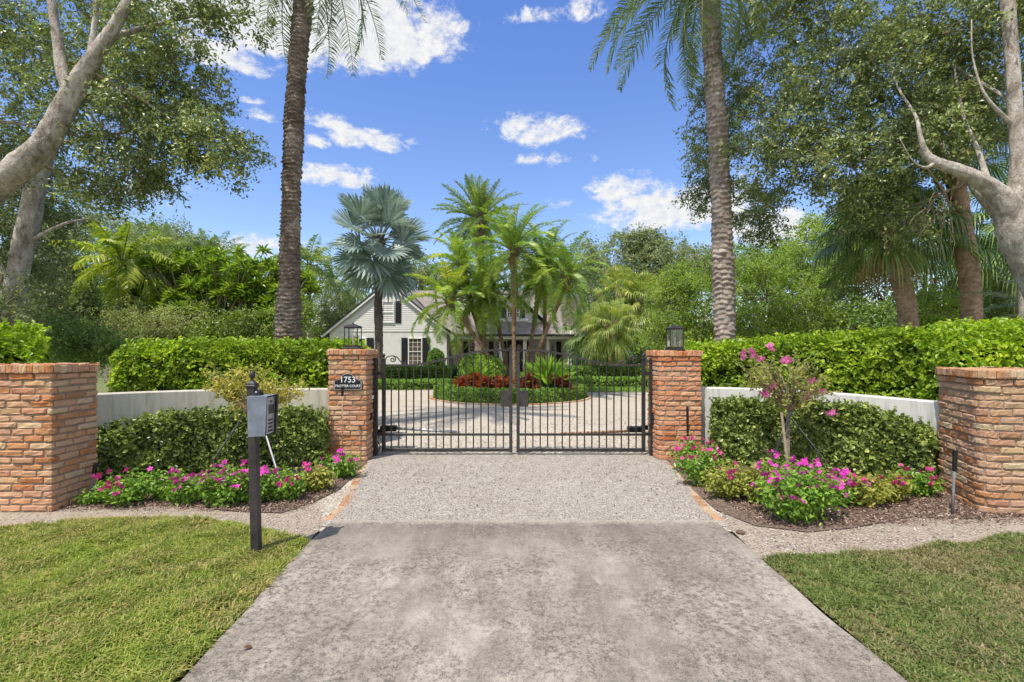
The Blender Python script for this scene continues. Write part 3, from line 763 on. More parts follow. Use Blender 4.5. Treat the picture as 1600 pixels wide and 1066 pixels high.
def chips(n,poly_back,poly_front,seed,label,box):
    r=np.random.default_rng(seed); p=np.c_[r.uniform(box[0],box[1],n),r.uniform(box[2],box[3],n)]
    yb=np.interp(p[:,0],poly_front[:,0],poly_front[:,1]); p=p[(p[:,1]>yb-.16*np.abs(r.normal(size=len(p)))**1.5)&(p[:,1]<yb+1.2)]
    n=len(p); C=np.c_[p,r.uniform(.006,.03,n)]
    m=MB(); nor=nrm(np.array([0,0,1.])+r.normal(size=(n,3))*.45); V,Fs=leafpoly(C,nor,r.normal(size=(n,3)),r.uniform(.012,.05,n),r.uniform(.005,.014,n),.1); m.add(V,Fs)
    o=emit('mulch_chips',m,M_chip); o['kind']='stuff'; o['label']=label; o['category']='mulch'
M_chip=(lambda:(lambda m,nt,out:(bsdf(nt,out,ramp(nt,island(nt),[(0,(.07,.04,.03)),(.5,(.23,.145,.11)),(.85,(.42,.31,.24)),(1,(.62,.52,.43))]),.95,.1),m)[1])(*new_mat('mulch_chip')))()
chips(26000,None,bl,1,'brown bark mulch under the left flower row',(-4.6,-2.05,4.8,6.9))
chips(30000,None,br,2,'brown bark mulch under the right flower row',(2.2,5.2,4.4,6.9))
# litter on apron and drive
def litter(n,box,test,seed,label,sz=(.012,.04)):
    r=np.random.default_rng(seed); p=np.c_[r.uniform(box[0],box[1],n),r.uniform(box[2],box[3],n)]; p=p[test(p,r)]; n=len(p)
    C=np.c_[p,np.full(n,.012)]; nor=nrm(np.array([0,0,1.])+r.normal(size=(n,3))*.25)
    m=MB(); V,Fs=leafpoly(C,nor,r.normal(size=(n,3)),r.uniform(*sz,n),r.uniform(.006,.018,n),.2); m.add(V,Fs)
    o=emit('leaf_litter',m,M_lit); o['kind']='stuff'; o['label']=label; o['category']='leaf litter'
M_lit=(lambda:(lambda m,nt,out:(bsdf(nt,out,ramp(nt,island(nt),[(0,(.06,.04,.03)),(.6,(.16,.10,.07)),(1,(.36,.24,.13))]),.9,.1),m)[1])(*new_mat('dry_leaf')))()
litter(1500,(-2.1,2.2,4.6,7.6),lambda p,r:(r.uniform(size=len(p))<.3+.5*(snoise(p,.5,3)>.1)),1,'scattered dead leaf bits on the gravel apron')
litter(900,(-4,4.4,7.5,12.5),lambda p,r:r.uniform(size=len(p))<.7,2,'scattered dead leaf bits on the court inside the gate',(.02,.06))
litter(260,(1.9,5.5,3.8,5.2),lambda p,r:t_vr(p,r),4,'dead leaf bits on the right verge gravel',(.02,.05))
fl=MB(); q=G(388,1021); V,Fs=leafpoly(np.array([[q[0],q[1],.032]]),nrm(np.array([[.3,-.2,1]])),np.array([[1.,.35,0]]),.05,.022,.3,True); fl.add(V,Fs)
tag(emit('fallen_leaf',fl,M_lit,loc=q),'single dry leaf lying on the concrete near the lower left','fallen leaf')
pc=MB(); q=G(1157,833); pc.lathe([(0.0,.0),(.035,.002),(.04,.012),(.02,.022),(0,.024)],(q[0],q[1],0),9)
tag(emit('seed_pod',pc,M_lit,loc=q),'dark seed pod on the gravel beside the right brick edging','seed pod')

# ------------------------------------------------------------ brickwork
def outline(corners,rads,step=.03):
    """rounded polygon -> samples (x,y,nx,ny) counter-clockwise, dense in the arcs"""
    n=len(corners); out=[]
    c=np.array(corners,float)
    for i in range(n):
        a,b,d=c[i-1],c[i],c[(i+1)%n]; r=rads[i]
        u=nrm(a-b);v=nrm(d-b); ang=math.acos(np.clip(np.dot(u,v),-1,1)); tl=r/math.tan(ang/2)
        s=b+u*tl; e=b+v*tl; cen=b+nrm(u+v)*(r/math.sin(ang/2))
        a0=math.atan2(*(s-cen)[::-1]); a1=math.atan2(*(e-cen)[::-1])
        while a1<a0: a1+=2*math.pi
        k=max(3,int(r*(a1-a0)/step)+1)
        for t in np.linspace(a0,a1,k):
            nn=np.array([math.cos(t),math.sin(t)]); out.append([*(cen+nn*r),*nn])
    out=np.array(out); out=np.vstack([out,out[0]])
    s=np.r_[0,np.cumsum(np.linalg.norm(np.diff(out[:,:2],axis=0),axis=1))]
    return s,out
def brick_course(mb,s,o,z0,z1,blen,gap,off,depth,bulge,r,jit=.0035):
    Ltot=s[-1]; nb=max(4,round(Ltot/(blen+gap))); pitch=Ltot/nb; pos=off*pitch
    edges=pos+np.arange(nb)*pitch+r.normal(size=nb)*pitch*.05
    h=z1-z0
    for i in range(nb):
        a=edges[i]+gap/2; b=(edges[i+1] if i+1<nb else edges[0]+Ltot)-gap/2
        L=b-a
        st=[a,a+.006,a+.02]+list(np.linspace(a+.02,b-.02,4)[1:-1])+[b-.02,b-.006,b]
        for q in s:
            for k in(0,Ltot):
                if a+.022<q+k<b-.022: st.append(q+k)
        st=np.array(sorted(st)); m=np.mod(st,Ltot)
        X=np.stack([np.interp(m,s,o[:,k]) for k in range(4)],-1)
        X[:,2:]=nrm(X[:,2:])
        dd=bulge*r.uniform(.25,1.3); dz=r.normal()*.0022; hh=h*r.uniform(.86,1.05); tip=r.normal(size=2)*.003; wv=.002*np.sin(st*r.uniform(15,45)+r.uniform(0,6))
        endf=np.clip(np.minimum(st-a,b-st)/.010,0,1)**.6
        prof=[(-depth,0),(-.002,.0),(.72,.06),(1,.2),(1,.8),(.72,.94),(-.002,1),(-depth,1)]
        n=len(prof); V=np.zeros((len(st),n,3))
        for k,(of,zz) in enumerate(prof):
            q=of if of<0 else of*dd*endf
            shrink=(1-endf)*.05
            q=q+ (r.normal(size=len(st))*jit+wv+tip[0]*(zz-.5) if of>0 else 0)
            V[:,k,0]=X[:,0]+X[:,2]*q; V[:,k,1]=X[:,1]+X[:,3]*q
            V[:,k,2]=(wv*.6 if 0<k<n-1 else 0)+z0+dz+hh*(zz*(1-2*shrink)+shrink)+(r.normal(size=len(st))*jit*.5 if 0<k<n-1 else 0)
        ii=np.arange(len(st)-1)[:,None]*n; jj=np.arange(n-1)[None]
        mb.add(V.reshape(-1,3),[np.stack([ii+jj,ii+n+jj,ii+n+jj+1,ii+jj+1],-1).reshape(-1,4),np.arange(n)[None,::-1],(np.arange(n)+(len(st)-1)*n)[None]])
def brick_pillar(label,corners,rads,top,ncourse,mat,caph=.092,capover=.028,seed=0,group=None):
    r=np.random.default_rng(seed); cen=np.mean(np.array(corners),0)
    t=thing('brick_pillar',(*cen,0),label,'pillar',group)
    s,o=outline(corners,rads)
    core=MB(); inner=o[:-1,:2]-o[:-1,2:]*.004; core.prism(inner,-.05,top-.02)
    emit('mortar_core',core,M_mortar,t)
    mb=MB(); zc=top-caph; pitch=(zc-0.0)/ncourse
    for i in range(ncourse):
        over=0 if i<ncourse-1 else .010
        oo=o.copy(); oo[:,:2]+=oo[:,2:]*(over+r.normal()*.002)
        brick_course(mb,s,oo,i*pitch+.0075,(i+1)*pitch-.0075,.205,.016,(i%2)*.5+r.normal()*.08,.03,.0105,r,.0026)
    emit('shaft',mb,mat,t,False)
    oo=o.copy(); oo[:,:2]+=oo[:,2:]*capover
    ss=np.r_[0,np.cumsum(np.linalg.norm(np.diff(oo[:,:2],axis=0),axis=1))]
    cp=MB(); brick_course(cp,ss,oo,zc+.003,top,.062,.004,.2,.09,.006,r,.002)
    cp.prism(oo[:-1,:2]-oo[:-1,2:]*.008,zc+.004,top-.006)
    emit('cap',cp,mat,t,False)
    return t
brick_pillar('outer brick pillar at the left edge beside the lawn, its right side in shade',[(-5.10,4.80),(-4.575,4.80),(-4.575,5.33),(-5.10,5.33)],[.012]*4,1.468,20,M_brick,seed=1)
brick_pillar('wide round-cornered brick pillar at the right edge of the photo',[(4.60,4.73),(5.50,4.66),(5.65,5.55),(4.93,5.60)],[.10,.05,.05,.06],1.41,18,M_brickr,caph=.085,capover=.03,seed=2)
brick_pillar('brick gate pillar carrying the navy house number plaque',[(-2.66,7.0),(-2.115,7.0),(-2.115,7.5),(-2.66,7.5)],[.012]*4,1.622,21,M_brick,caph=.085,seed=3)
brick_pillar('brick gate pillar right of the gate with a softly rounded inner corner',[(2.15,7.04),(2.755,7.04),(2.755,7.56),(2.12,7.56)],[.07,.012,.012,.03],1.60,21,M_brickg,caph=.085,seed=4)

# brick edging set in the ground
def edging(label,pts,w,blen,seed,z=-.0065):
    r=np.random.default_rng(seed); p=limb_path([(*q,0,0) for q in pts],10)[:,:2]
    s=np.r_[0,np.cumsum(np.linalg.norm(np.diff(p,axis=0),axis=1))]; mb=MB(); n=int(s[-1]/blen)
    for i in range(n):
        a,b=i*s[-1]/n+.006,(i+1)*s[-1]/n-.006
        A=np.array([np.interp(a,s,p[:,k]) for k in(0,1)]);B=np.array([np.interp(b,s,p[:,k]) for k in(0,1)])
        c=(A+B)/2; t=nrm(B-A); sd=np.array([-t[1],t[0]]); ang=r.normal()*.03
        rot=np.array([[t[0],sd[0],0],[t[1],sd[1],0],[0,0,1]])
        mb.cbox((*c+sd*r.normal()*.004,z-.02+r.normal()*.002),(np.linalg.norm(B-A),w,.055),rot,.006)
    return tag(emit('brick_edging',mb,M_brickw,None,loc=(*pts[0],0)),label,'brick edging')
edging('row of flush bricks along the left side of the gravel apron',[(-1.75,4.55),(-1.74,5.0),(-1.86,5.7),(-2.02,6.4),(-2.10,6.95)],.10,.2,1)
edging('row of flush bricks along the right side of the gravel apron',[(1.95,4.55),(1.97,4.95),(2.08,5.6),(2.20,6.3),(2.27,6.95)],.10,.2,2)

# ------------------------------------------------------------ walls
def curved_wall(label,pts,th,mat):
    p=limb_path([(x,y,z,0) for x,y,z in pts],8)[:,:3]; n=len(p)
    t=nrm(np.gradient(p[:,:2],axis=0)); nn=np.c_[-t[:,1],t[:,0]]
    prof=[(0,-.05,0),(0,1,-.012),(.012,1,0),(th-.012,1,0),(th,1,-.012),(th,-.05,0)]
    V=np.zeros((n,6,3))
    for k,(o,zz,dz) in enumerate(prof):
        V[:,k,:2]=p[:,:2]+nn*o; V[:,k,2]=(p[:,2]+dz) if zz==1 else -.05
    i=np.arange(n-1)[:,None]*6; j=np.arange(5)[None]
    mb=MB(); mb.add(V.reshape(-1,3),[np.stack([i+j,i+6+j,i+7+j,i+1+j],-1).reshape(-1,4),np.arange(6)[None],(np.arange(6)+(n-1)*6)[None]])
    return tag(emit('garden_wall',mb,mat,None,loc=(*p[0,:2],0)),label,'wall')
LW=[(-5.15,5.45,1.075),(-5.0,5.95,1.07),(-4.45,6.55,1.055),(-3.6,7.02,1.04),(-2.66,7.22,1.03)]
RW=[(2.757,7.22,1.05),(3.5,7.05,1.045),(4.25,6.60,1.03),(4.85,6.0,1.0),(5.1,5.5,.99)]
curved_wall('low garden wall in shade-toned cream curving between the two left brick pillars',LW,.18,M_stuccol)
curved_wall('low white garden wall curving between the two right brick pillars',RW,.18,M_stucco)

# ------------------------------------------------------------ gate
def gate_leaf(sx,xh,xc,label,lean=0):
    """sx=-1 left leaf (hinge xh < centre xc)"""
    y=7.42; t=thing('gate_leaf',(xh,y,0),label,'gate','black iron gate leaves between the brick pillars')
    m=MB(); m.cbox((xh,y,.76),(.052,.052,1.42),None,.004); emit('hinge_stile',m,M_iron,t)
    f=MB(); f.cbox((xh,y,1.475),(.07,.07,.012)); f.lathe([(0,1.481),(.02,1.49),(.012,1.503),(.024,1.52),(.022,1.54),(.008,1.556),(0,1.56)],(xh,y,0),10); emit('finial',f,M_iron,t,True)
    m=MB(); m.cbox((xc,y,.83),(.05,.052,1.58),None,.004); m.cbox((xc,y,1.63),(.085,.07,.014)); emit('meeting_stile',m,M_iron2,t)
    w=abs(xc-xh); dr=1 if xc>xh else -1
    def topz(u):  # u 0 hinge ..1 centre
        u0,u1=.19,.86
        if u<u0: return 1.375
        k=min(1,(u-u0)/(u1-u0)); k=k*k*(3-2*k)*.62+.38*k if k<1 else 1
        return 1.375+.232*k
    us=np.linspace(.0,1,30); pts=[(xh+dr*(.03+u*(w-.06)),y,topz(u)) for u in us]
    m=MB()
    for a,b in zip(pts[:-1],pts[1:]): m.bar(a,(b[0]+dr*.001,b[1],b[2]),.036,.03)
    emit('top_rail',m,M_iron2,t)
    m=MB(); m.cbox((xh+dr*w/2,y,.075),(w-.052,.04,.045),None,.003); emit('bottom_rail',m,M_iron,t)
    m=MB(); m.cbox((xh+dr*w/2,y,.312),(w-.052,.034,.034),None,.003); emit('middle_rail',m,M_iron,t)
    n=16; first=None
    for i in range(n):
        u=(i+1)/(n+1); x=xh+dr*u*w; zt=topz((u*w-.03)/(w-.06))
        m=MB(); m.cbox((x,y,(.095+zt)/2),(.019,.019,zt-.095-.02),None,.002); emit('picket',m,M_iron,t)
    # scroll on the low part of the top rail
    sc=MB()
    def spiral(cx,cz,r0,turn,dirn,a0):
        a=np.linspace(0,turn*2*np.pi,26); r=r0*np.exp(-a*.16)
        return np.c_[cx+dr*np.cos(a0+dirn*a)*r,np.full(26,y),cz+np.sin(a0+dirn*a)*r]
    s1=spiral(xh+dr*.135,1.463,.058,1.4,-1,math.pi*.5)
    s2=spiral(xh+dr*.335,1.421,.032,1.3,1,-math.pi*.9)
    con=limb_path([(xh+dr*.135,y,1.521,0),(xh+dr*.20,y,1.50,0),(xh+dr*.26,y,1.43,0),(xh+dr*.31,y,1.392,0),(xh+dr*.345,y,1.392,0)],6)[:,:3]
    for q in(s1,s2,con): sc.tube(q,.0085,6)
    sc.tube([(xh+dr*.03,y,1.49),(xh+dr*.08,y,1.515),(xh+dr*.135,y,1.521)],.0085,6)
    emit('scroll',sc,M_iron,t,True)
    m=MB(); xo=xc-dr*.075; m.cbox((xo,y-.012,.865),(.165,.012,.25),None,.002); emit('lock_plate',m,M_iron2,t)
    for z in(.32,1.25):
        h=MB(); h.cbox((xh-dr*.055,y,z),(.06,.03,.05),None,.003); emit('hinge',h,M_iron,t)
    return t
gate_leaf(-1,-1.968,-.018,'left leaf of the arched black iron driveway gate')
gate_leaf(1,2.018,.094,'right leaf of the arched black iron driveway gate')
for x,lab in((-2.085,'slim black gate post against the plaque pillar'),(2.135,'slim black gate post against the right gate pillar')):
    m=MB(); m.cbox((x,7.36,.74),(.075,.075,1.48),None,.004); m.cbox((x,7.36,1.483),(.06,.06,.012),None,.003)
    tag(emit('gate_post',m,M_iron,None,loc=(x,7.36,0)),lab,'gate post')
# operators
t=thing('gate_opener',(-2.05,7.6,.35),'black gate opener motor with a galvanised arm on the left gate leaf','gate opener')
m=MB(); m.cbox((-1.93,7.56,.385),(.26,.10,.09),None,.015); m.cbox((-2.06,7.52,.33),(.08,.06,.09),None,.01); emit('motor_housing',m,M_darkplastic,t)
m=MB(); m.tube([(-1.80,7.56,.385),(-.85,7.50,.335)],.022,10); m.tube([(-.87,7.50,.335),(-.80,7.47,.33)],.012,8); emit('piston_arm',m,M_silver,t,True)
m=MB(); m.tube(limb_path([(-2.05,7.55,.33,0),(-2.07,7.45,.22,0),(-2.03,7.43,.12,0),(-2.09,7.46,.02,0)],6)[:,:3],.009,6); emit('cable',m,M_darkplastic,t,True)
t=thing('gate_opener',(2.1,7.6,.33),'black gate opener motor on the right gate leaf, its arm bronze brown','gate opener')
m=MB(); m.cbox((1.92,7.56,.37),(.24,.10,.09),None,.015); m.cbox((2.07,7.54,.40),(.12,.06,.07),None,.01); emit('motor_housing',m,M_darkplastic,t)
m=MB(); m.tube([(1.80,7.56,.34),(.75,7.50,.31)],.02,10); emit('piston_arm',m,M_copper,t,True)
t=thing('control_box',(2.17,7.32,.55),'small black control box fixed on the inner side of the right gate pillar','control box')
m=MB(); m.cbox((2.155,7.30,.56),(.14,.10,.17),None,.012); emit('housing',m,M_darkplastic,t)
m=MB(); m.cbox((2.155,7.245,.56),(.10,.008,.12),None,.003); emit('cover',m,M_iron,t)
m=MB(); m.tube(limb_path([(2.17,7.28,.48,0),(2.20,7.27,.3,0),(2.19,7.26,.15,0),(2.22,7.24,.0,0)],6)[:,:3],.008,6); emit('cable',m,M_darkplastic,t,True)
m=MB(); m.cbox((-2.098,7.2,.62),(.03,.085,.09),None,.004); m.cbox((-2.082,7.2,.62),(.006,.06,.065),None,.002)
tag(emit('safety_sensor',m,M_darkplastic,None,loc=(-2.1,7.2,.62)),'small black sensor box on the inner face of the plaque pillar','sensor')
m=MB(); m.cbox((-2.098,7.28,.90),(.028,.045,.05),None,.004)
tag(emit('contact_box',m,M_white,None,loc=(-2.1,7.28,.9)),'tiny white box on the inner face of the plaque pillar','box')

# lanterns
def lantern(x,y,z,label,hh=.40,w=.19,glass=True):
    t=thing('lantern',(x,y,z),label,'lantern')
    r=np.array([[math.cos(R_(0)),-math.sin(R_(0)),0],[math.sin(R_(0)),math.cos(R_(0)),0],[0,0,1]])
    a=w/2; f=MB(); f.cbox((x,y,z+.012),(w+.05,w+.05,.024),None,.004); f.cbox((x,y,z+.033),(w+.01,w+.01,.018),None,.003)
    zt=z+hh-.055
    for sx in(-1,1):
        for sy in(-1,1): f.cbox((x+sx*a,y+sy*a,(z+.04+zt)/2),(.013,.013,zt-z-.04),None,.002)
    for s in(-1,1):
        f.cbox((x,y+s*a,zt),(w+.017,.017,.017)); f.cbox((x+s*a,y,zt+.0005),(.017,w-.018,.016))
        f.cbox((x,y+s*a,z+.05),(w-.018,.012,.012)); f.cbox((x+s*a,y,z+.0505),(.012,w-.018,.012))
    for sy in((-1,1) if glass else ()): f.cbox((x-.0,y+sy*a,(z+.055+zt-.01)/2),(.009,.010,zt-z-.075))
    emit('frame',f,M_iron,t)
    ro=MB(); k=6; V=[];
    for i,(s,h) in enumerate([(1.14,0),(1.12,.008),(.95,.02),(.66,.034),(.34,.043),(.1,.046)]):
        for cx,cy in((-1,-1),(1,-1),(1,1),(-1,1)): V.append((x+cx*a*s,y+cy*a*s,zt+.009+h))
    q=[]
    for i in range(5):
        for j in range(4): q.append([i*4+j,i*4+(j+1)%4,i*4+4+(j+1)%4,i*4+4+j])
    ro.add(V,[np.array(q),np.array([[0,3,2,1],[20,21,22,23]])]); ro.lathe([(0,zt+.05),(.012,zt+.054),(.009,zt+.062),(.014,zt+.07),(.006,zt+.08),(0,zt+.081)],(x,y,0),8)
    emit('roof',ro,M_iron,t)
    g=MB(); 
    for s in(-1,1):
        for h in(-1,1):
            if glass: u0,u1=sorted((x+h*.006,x+h*(a-.01))); g.add([(u0,y+s*(a-.001),z+.06),(u1,y+s*(a-.001),z+.06),(u1,y+s*(a-.001),zt-.01),(u0,y+s*(a-.001),zt-.01)],np.array([[0,1,2,3]]))
        if glass: g.add([(x+s*(a-.001),y-a+.01,z+.06),(x+s*(a-.001),y+a-.01,z+.06),(x+s*(a-.001),y+a-.01,zt-.01),(x+s*(a-.001),y-a+.01,zt-.01)],np.array([[0,1,2,3]]))
    if glass: emit('glass',g,M_glass,t)
    b=MB(); b.tube([(x,y,z+.042),(x,y,z+.13)],.012,8); b.lathe([(.008,z+.13),(.022,z+.155),(.02,z+.185),(.004,z+.22),(0,z+.222)],(x,y,0),10); emit('bulb',b,M_candle,t,True)
    return t
lantern(-2.385,7.25,1.622,'open framed black lantern on the plaque pillar',.375,.19,False)
lantern(2.46,7.30,1.60,'black lantern with glass panes on the right gate pillar',.38,.19)

# plaque
t=thing('house_number_plaque',(-2.42,6.975,.98),'navy arched house number plaque reading 1753 on the left gate pillar','plaque')
px0=(543.5-800)*6.97/755; pz=H-(597.5-548)*6.97/755; w=.405; h2=.10
def arch(sc,y):
    pts=[(-w/2,-.105),(w/2,-.105),(w/2,.02),(w/2-.045,.035),(w/2-.075,.045)]
    for a in np.linspace(8,172,15): pts.append((.115*math.cos(R_(a)),.03+.098*math.sin(R_(a))))
    pts+=[(-w/2+.075,.045),(-w/2+.045,.035),(-w/2,.02)]
    return [(px0+a*sc,y,pz+b*sc) for a,b in pts]
m=MB(); A=arch(1,6.985);B=arch(1,6.965);n=len(A); j=np.arange(n);k=(j+1)%n
m.add(A+B,[np.stack([j,k,k+n,j+n],-1),np.arange(n)[None,::-1],(np.arange(n)+n)[None]]); emit('plate',m,M_plaque,t)
m=MB(); A=arch(.965,6.9635);B=arch(.94,6.9635); m.add(A+B,[np.stack([j,k,k+n,j+n],-1)]); emit('border_line',m,M_white,t)
def text(name,s,size,x,y,z,parent,off=.0,sx=1.0):
    cu=bpy.data.curves.new('t','FONT'); cu.body=s; cu.size=size; cu.align_x='CENTER'; cu.extrude=.0012; cu.offset=off
    ob=bpy.data.objects.new('t',cu); COL.objects.link(ob); dg=bpy.context.evaluated_depsgraph_get(); dg.update()
    me=bpy.data.meshes.new_from_object(ob.evaluated_get(dg)); bpy.data.objects.remove(ob)
    n=len(me.vertices); V=np.zeros(n*3); me.vertices.foreach_get('co',V); V=V.reshape(-1,3)
    pl=wloc(parent); W=np.c_[V[:,0]*sx+x,-V[:,2]+y,V[:,1]+z]-pl
    me.vertices.foreach_set('co',W.ravel()); me.materials.clear(); me.materials.append(M_white); me.polygons.foreach_set('use_smooth',np.zeros(len(me.polygons),bool)); me.update()
    o=bpy.data.objects.new(name,me); COL.objects.link(o); o.parent=parent; return o
text('number','1753',.118,px0,6.9625,pz+.0,t,.0012,.98)
text('street_name','TROTTER COURT',.048,px0,6.9625,pz-.068,t,.0006,.96)

# ------------------------------------------------------------ keypad post
t=thing('intercom_post',(-2.01,3.78,0),'black square post with ball finial and grey keypad box on the lawn','intercom post')
lx=lambda z:-1.998-.026*z
m=MB(); V=[]
for z,wd in((0,.060),(.03,.059),(1.30,.057),(1.325,.057)):
    for a,b in((-1,-1),(1,-1),(1,1),(-1,1)): V.append((lx(z)+a*wd/2,3.78+b*wd/2,z-.01))
q=[[i*4+j,i*4+(j+1)%4,i*4+4+(j+1)%4,i*4+4+j] for i in range(3) for j in range(4)]
m.add(V,[np.array(q)]); emit('post',m,M_ironpost,t)
zc=1.315; m=MB()
for z,wd in((0,.057),(.003,.072),(.013,.074),(.018,.066),(.028,.066),(.034,.05),(.05,.022)):
    for a,b in((-1,-1),(1,-1),(1,1),(-1,1)): m.V.append(np.array([[lx(zc)+a*wd/2,3.78+b*wd/2,zc+z]])); m.n+=1
q=[[i*4+j,i*4+(j+1)%4,i*4+4+(j+1)%4,i*4+4+j] for i in range(6) for j in range(4)]
m.F.append(np.array(q)); m.F.append(np.array([[24,25,26,27]])); emit('post_cap',m,M_ironpost,t)
m=MB(); m.lathe([(.012,zc+.048),(.016,zc+.054),(.009,zc+.062),(.014,zc+.07),(.021,zc+.082),(.0235,zc+.096),(.021,zc+.11),(.012,zc+.122),(.004,zc+.128),(0,zc+.129)],(lx(zc),3.78,0),16); emit('finial',m,M_ironpost,t,True)
# box: side wall faces the lens, plate faces the drive
a=R_(5); rot=np.array([[math.cos(a),-math.sin(a),0],[math.sin(a),math.cos(a),0],[0,0,1]]); bo=np.array([-1.985,3.70,0])
def bx(p): return np.array(p)@rot.T+bo
m=MB(); z0,z1=.945,1.252
prof=[(-.02,z0),(.105,z0+.004),(.118,z1),(-.028,z1)]
V=[bx((x,-.035,z)) for x,z in prof]+[bx((x,.135,z)) for x,z in prof]
m.add(V,[np.array([[0,1,2,3],[7,6,5,4],[0,4,5,1],[3,2,6,7],[0,3,7,4]])]); emit('keypad_housing',m,M_greymetal,t)
m=MB(); V=[bx((.108,-.022,z0+.012)),bx((.108,.125,z0+.012)),bx((.1145,.125,z1-.012)),bx((.1145,-.022,z1-.012))]; m.add(V,np.array([[0,1,2,3]])); emit('face_plate',m,M_plate,t)
m=MB(); m.bar(bx((.115,.135,z0-.004)),bx((.128,.135,z1+.003)),.030,.016); emit('door_edge',m,M_darkplastic,t)
m=MB()
for u,v,du,dv in((.07,.165,.10,.062),): 
    V=[bx((.1145,.01,z0+.165)),bx((.1145,.10,z0+.165)),bx((.1175,.10,z0+.235)),bx((.1175,.01,z0+.235))]; m.add(V,np.array([[0,1,2,3]]))
emit('display',m,M_darkplastic,t)
m=MB()
for i in range(4):
    for j in range(3): m.cbox(bx((.112,.020+j*.028,z0+.035+i*.028)),(.006,.014,.014),rot)
emit('keys',m,M_iron2,t)
m=MB(); m.cbox(bx((.117,.05,z1-.045)),(.008,.014,.014),rot); emit('camera_lens',m,M_darkplastic,t)
m=MB(); c0=bx((.01,.06,z1)); m.lathe([(.042,0),(.042,.012),(.037,.026),(.025,.038),(.01,.044),(0,.045)],c0,16); emit('camera_dome',m,M_darkplastic,t,True)

# ------------------------------------------------------------ garden lights
def garden_light(label,base,top,headlen,headr,smat,r=.008,tilt=None):
    base=np.array(base,float);top=np.array(top,float); t=thing('garden_light',base,label,'garden light')
    d=nrm(top-base); s=MB(); s.tube([base-d*.02,top-d*headlen],r,8); emit('stake',s,smat,t,True)
    hd=MB(); a=top-d*headlen; hd.tube([a-d*.012,a,a+d*.008,top-d*.01,top],[headr*.55,headr*.9,headr,headr,headr*1.06],12); emit('lamp_head',hd,M_darkplastic,t,True)
    return t
b=G(138,783); garden_light('bullet light on a grey stake leaning by the left outer pillar',b,b+np.array([.065,.02,.40]),.14,.021,M_greystake,.009)
garden_light('small bullet light on a thin copper stake below the house number plaque',(P(535,712,6.75)[0],6.75,0),(P(535,604,6.75)[0],6.75,P(535,604,6.75)[2]),.12,.019,M_copper,.007)
garden_light('tall dark tube light on a copper stake against the right gate pillar',(P(1075,715,6.85)[0],6.85,0),(P(1074,635,6.85)[0],6.85,P(1074,635,6.85)[2]),.41,.017,M_copper,.007)
b=G(1488,806); garden_light('dark bullet light on a worn wooden stake beside the right outer pillar',b,b+np.array([.075,.05,.63]),.20,.020,M_greystake,.011)
